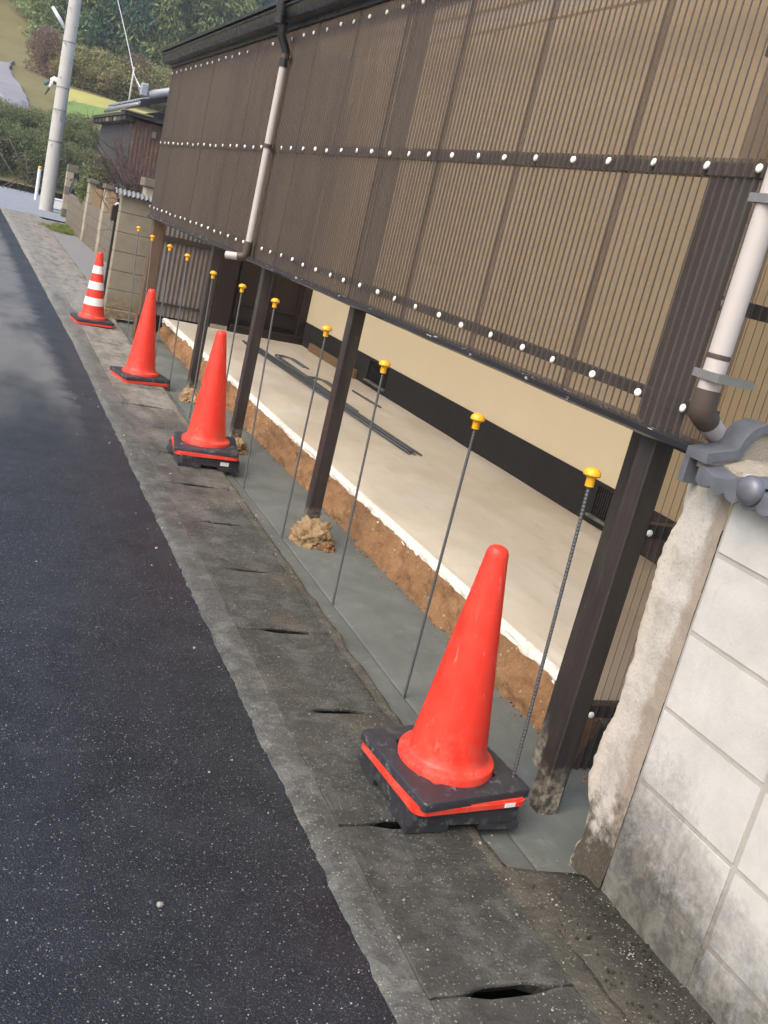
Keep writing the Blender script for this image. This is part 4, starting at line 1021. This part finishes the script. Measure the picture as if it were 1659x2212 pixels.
for dx, Y in ((300, 74.5), (335, 75.5), (392, 75), (420, 77), (455, 76), (370, 79), (245, 76), (200, 78), (480, 79), (520, 78)):
    X = X_at(dx, Y); k = rr.randint(0, 2)
    tree('bamboo', 'tall feathery yellow green bamboo in front of the dark wood', 'bamboo', BT[k][0], BT[k][1], (X, Y, H(X, Y) - .3), rr.uniform(.75, .95), rr.uniform(0, 6), 'bamboo along the edge of the wood')
# scrub behind the field
SC = [leaves('foliage', 'leaf_scrub', lobes_for(60 + i, 2.6, 2.0, 12, .05), 5200, .17, 60 + i, .1) for i in range(2)] + [leaves('foliage', 'leaf_dry', lobes_for(66, 2.8, 1.8, 9, .1), 3200, .15, 66, .0)]
for i in range(34):
    dx = -40 + i * 16 + rr.uniform(-5, 5); d = (dx, 176 + .27 * max(0, dx - 75) + rr.uniform(-26, -8)); p = onterr(d)
    if dx < 78: continue
    k = 2 if rr.random() < .14 else rr.randint(0, 1)
    t = thing('scrub_bush', 'dry reddish scrub bush behind the yellow field' if k == 2 else 'yellowish green scrub bush behind the yellow field', 'bush', p, rr.uniform(0, 6), 'scrub along the top of the field'); t.scale = (rr.uniform(.5, .8),) * 3
    link('foliage', SC[k], t)
p = onterr((345, 150)); t = thing('bare_red_bush', 'tall bare reddish bush at the edge of the wood by the roof end', 'bush', p); t.scale = (1.5, 1.5, 1.9); link('foliage', SC[2], t)
# roadside hedge and thicket behind the pole
HB = [leaves('foliage', 'leaf_hedge', lobes_for(80 + i, 3.6, 2.1, 18, .02), 11000, .14, 80 + i, .2, .35, .42) for i in range(3)]
hp = [(-30, 44.5, .50), (10, 44.2, .54), (50, 44.6, .50), (90, 44.4, .50), (130, 44.8, .50), (170, 45, .52), (205, 44.8, .48), (235, 45.2, .42), (-10, 45.6, .42), (30, 45.5, .42), (70, 45.6, .42), (110, 45.8, .42), (150, 46.2, .42), (-60, 45, .5), (-15, 43.2, .50), (25, 43.1, .52), (62, 43.2, .5), (105, 43.2, .48), (150, 43, .5), (190, 42.8, .5), (215, 42.9, .45)] + [(-95 - 42 * i, 44.4 + .5 * (i % 2), .5) for i in range(9)]
for i, (dx, Y, s) in enumerate(hp):
    X = X_at(dx, Y); t = thing('thicket_bush', 'dense green roadside bush in the thicket behind the utility pole', 'bush', (X, Y, max(0, H(X, Y) - .3) if Y > 42.4 else 0), rr.uniform(0, 6), 'bushes of the roadside thicket'); t.scale = (s * 1.05, s * 1.05, s)
    link('foliage', HB[i % 3], t)
    if i < 9: link('stems', twigs('stems', 'twig', None, 0, 0, 0, 5, 2.6, .7, .02, 100 + i, 1).mesh('stems', 'twig'), t)
# grey dead branches hanging at the front of the thicket
for i, (a, b_, c_) in enumerate((((-10, 410), (60, 375), (112, 362)), ((-5, 425), (30, 395), (95, 385)), ((0, 330), (30, 380), (50, 425)), ((20, 300), (45, 350), (55, 400)), ((55, 330), (60, 380), (52, 430)))):
    P_ = [ony(q, 41.6 - .1 * i) for q in (a, b_, c_)]
    P_ += [P_[-1] + Vector((.3, .6, -.2))]
    o = MB().tube([P_[0] + Vector((-.2, .8, -.1))] + P_, [.018, .022, .018, .013, .008], 6).build('dead_branch', 'twig', smooth=True); tag(o, 'long grey dead branch sticking out of the roadside thicket', 'branch', 'dead branches of the thicket')
# thin poles in the scrub and the overhead service wire
for a, b_, Y in (((187, 122), (180, 186), 66), ((290, 145), (279, 232), 58)):
    A_ = ony(a, Y); B_ = ony(b_, Y); B_ = Vector((A_.x, Y, min(B_.z, H(A_.x, Y) - .2)))
    o = MB().tube([B_, A_], .05, 6).build('thin_pole', 'pole_concrete', smooth=True); tag(o, 'thin pale pole standing in the scrub' if Y > 60 else 'thin pale leaning pole beside the tiled roof end', 'pole')
for j, off in enumerate((0, .07)):
    q = [Vector((ex - .05 + off, 25.65, ez + .25)), ony((291, 165), 27.5), ony((272, 75), 29.5), ony((252, -10), 31.5), ony((240, -80), 33)]
    o = MB().tube(q, .012, 5).build('service_wire', 'white_paint' if j else 'bracket_metal', smooth=True); tag(o, 'overhead service wire dropping to the end of the tiled roof', 'wire', 'service wires')
# grass tuft at the yard edge and creeper on the garden wall
gl = leaves('grass_tuft', 'grass_blade', [(0, 0, .04, .55, .05), (.2, 1.0, .04, .4, .05), (-.1, -.8, .03, .3, .04)], 2600, .09, 5, -.8, .1, .12)
o = link('grass_tuft', gl, None, (2.30, 23.6, .0)); tag(o, 'low green grass growing at the foot of the garden wall', 'grass', kind='stuff')
cl_ = leaves('foliage', 'leaf_hedge', [(0, 0, .3, .35, .5), (.1, .6, .6, .3, .4), (0, 1.2, .2, .3, .4)], 2400, .10, 6, .2, .3, .5)
t = thing('wall_creeper', 'green creeper growing over the far end of the garden wall', 'creeper', (2.65, 22.6, .75)); link('foliage', cl_, t)

# person bending over in the field
pp = onterr((122, 226)); 
Pn = thing('person', 'person in a white shirt and teal cap bending over in the field', 'person', pp, RAD(0))
vv = [(.12, 0, .92), (-.10, 0, 1.02), (-.34, .0, 1.02), (-.46, 0, .95), (-.55, 0, .86), (.13, .11, .50), (.10, .12, .06), (-.04, .14, .02), (.13, -.11, .50), (.16, -.12, .06), (.02, -.14, .02),
      (-.36, .17, .92), (-.42, .20, .64), (-.52, .16, .40), (-.36, -.17, .92), (-.46, -.20, .64), (-.56, -.14, .40), (-.60, 0, .80), (-.57, .15, .32), (-.61, -.13, .32)]
ee = [(0, 1), (1, 2), (2, 3), (3, 4), (4, 17), (0, 5), (5, 6), (6, 7), (0, 8), (8, 9), (9, 10), (2, 11), (11, 12), (12, 13), (13, 18), (2, 14), (14, 15), (15, 16), (16, 19)]
rr_ = [.15, .14, .16, .07, .10, .09, .06, .05, .09, .06, .05, .065, .05, .035, .065, .05, .035, .085, .03, .03]
me = bpy.data.meshes.new('body'); me.from_pydata(vv, ee, []); bo = link('body', me, Pn); md = bo.modifiers.new('skin', 'SKIN'); bo.modifiers.new('sub', 'SUBSURF').levels = 2
for i, v in enumerate(me.skin_vertices[0].data if me.skin_vertices else []): pass
if not me.skin_vertices:
    with bpy.context.temp_override(object=bo, active_object=bo): pass
sv = me.skin_vertices[0].data if me.skin_vertices else None
if sv:
    for i, r0 in enumerate(rr_): sv[i].radius = (r0, r0); sv[i].use_root = i == 0
me.materials.append(MAT['cloth_grey'])
# shirt over the back and upper arms, cap
sh = MB().tube([(.06, 0, .97), (-.10, 0, 1.04), (-.25, 0, 1.06), (-.40, 0, 1.0)], [.165, .165, .18, .12], 14)
for s_ in (-1, 1): sh.tube([(-.34, .10 * s_, .98), (-.37, .18 * s_, .88), (-.43, .20 * s_, .66)], [.085, .08, .062], 10)
sh.build('shirt', 'cloth_white', Pn, True)
MB().lathe([(.105, -.03), (.112, .03), (.09, .08), (.03, .11)], 16).build('cap', 'cap_teal', Pn, True, 60, (-.60, 0, .83)).rotation_euler = (0, RAD(-105), 0)

# thin valley air that softens the wooded slope
hz = MB().box(-420, 420, -215, 830, -1.6, 75).build('haze', 'dark_void'); tag(hz, 'thin pale haze in the valley air', 'haze', kind='stuff')
hm = bpy.data.materials.new('haze_air'); hm.use_nodes = True; ht = hm.node_tree; ht.nodes.remove(ht.nodes['Principled BSDF'])
pv = ht.nodes.new('ShaderNodeVolumePrincipled'); pv.inputs['Color'].default_value = (.86, .92, 1, 1); pv.inputs['Density'].default_value = .0012; pv.inputs['Anisotropy'].default_value = .2
ht.links.new(pv.outputs[0], ht.nodes['Material Output'].inputs['Volume']); hz.data.materials.clear(); hz.data.materials.append(hm)
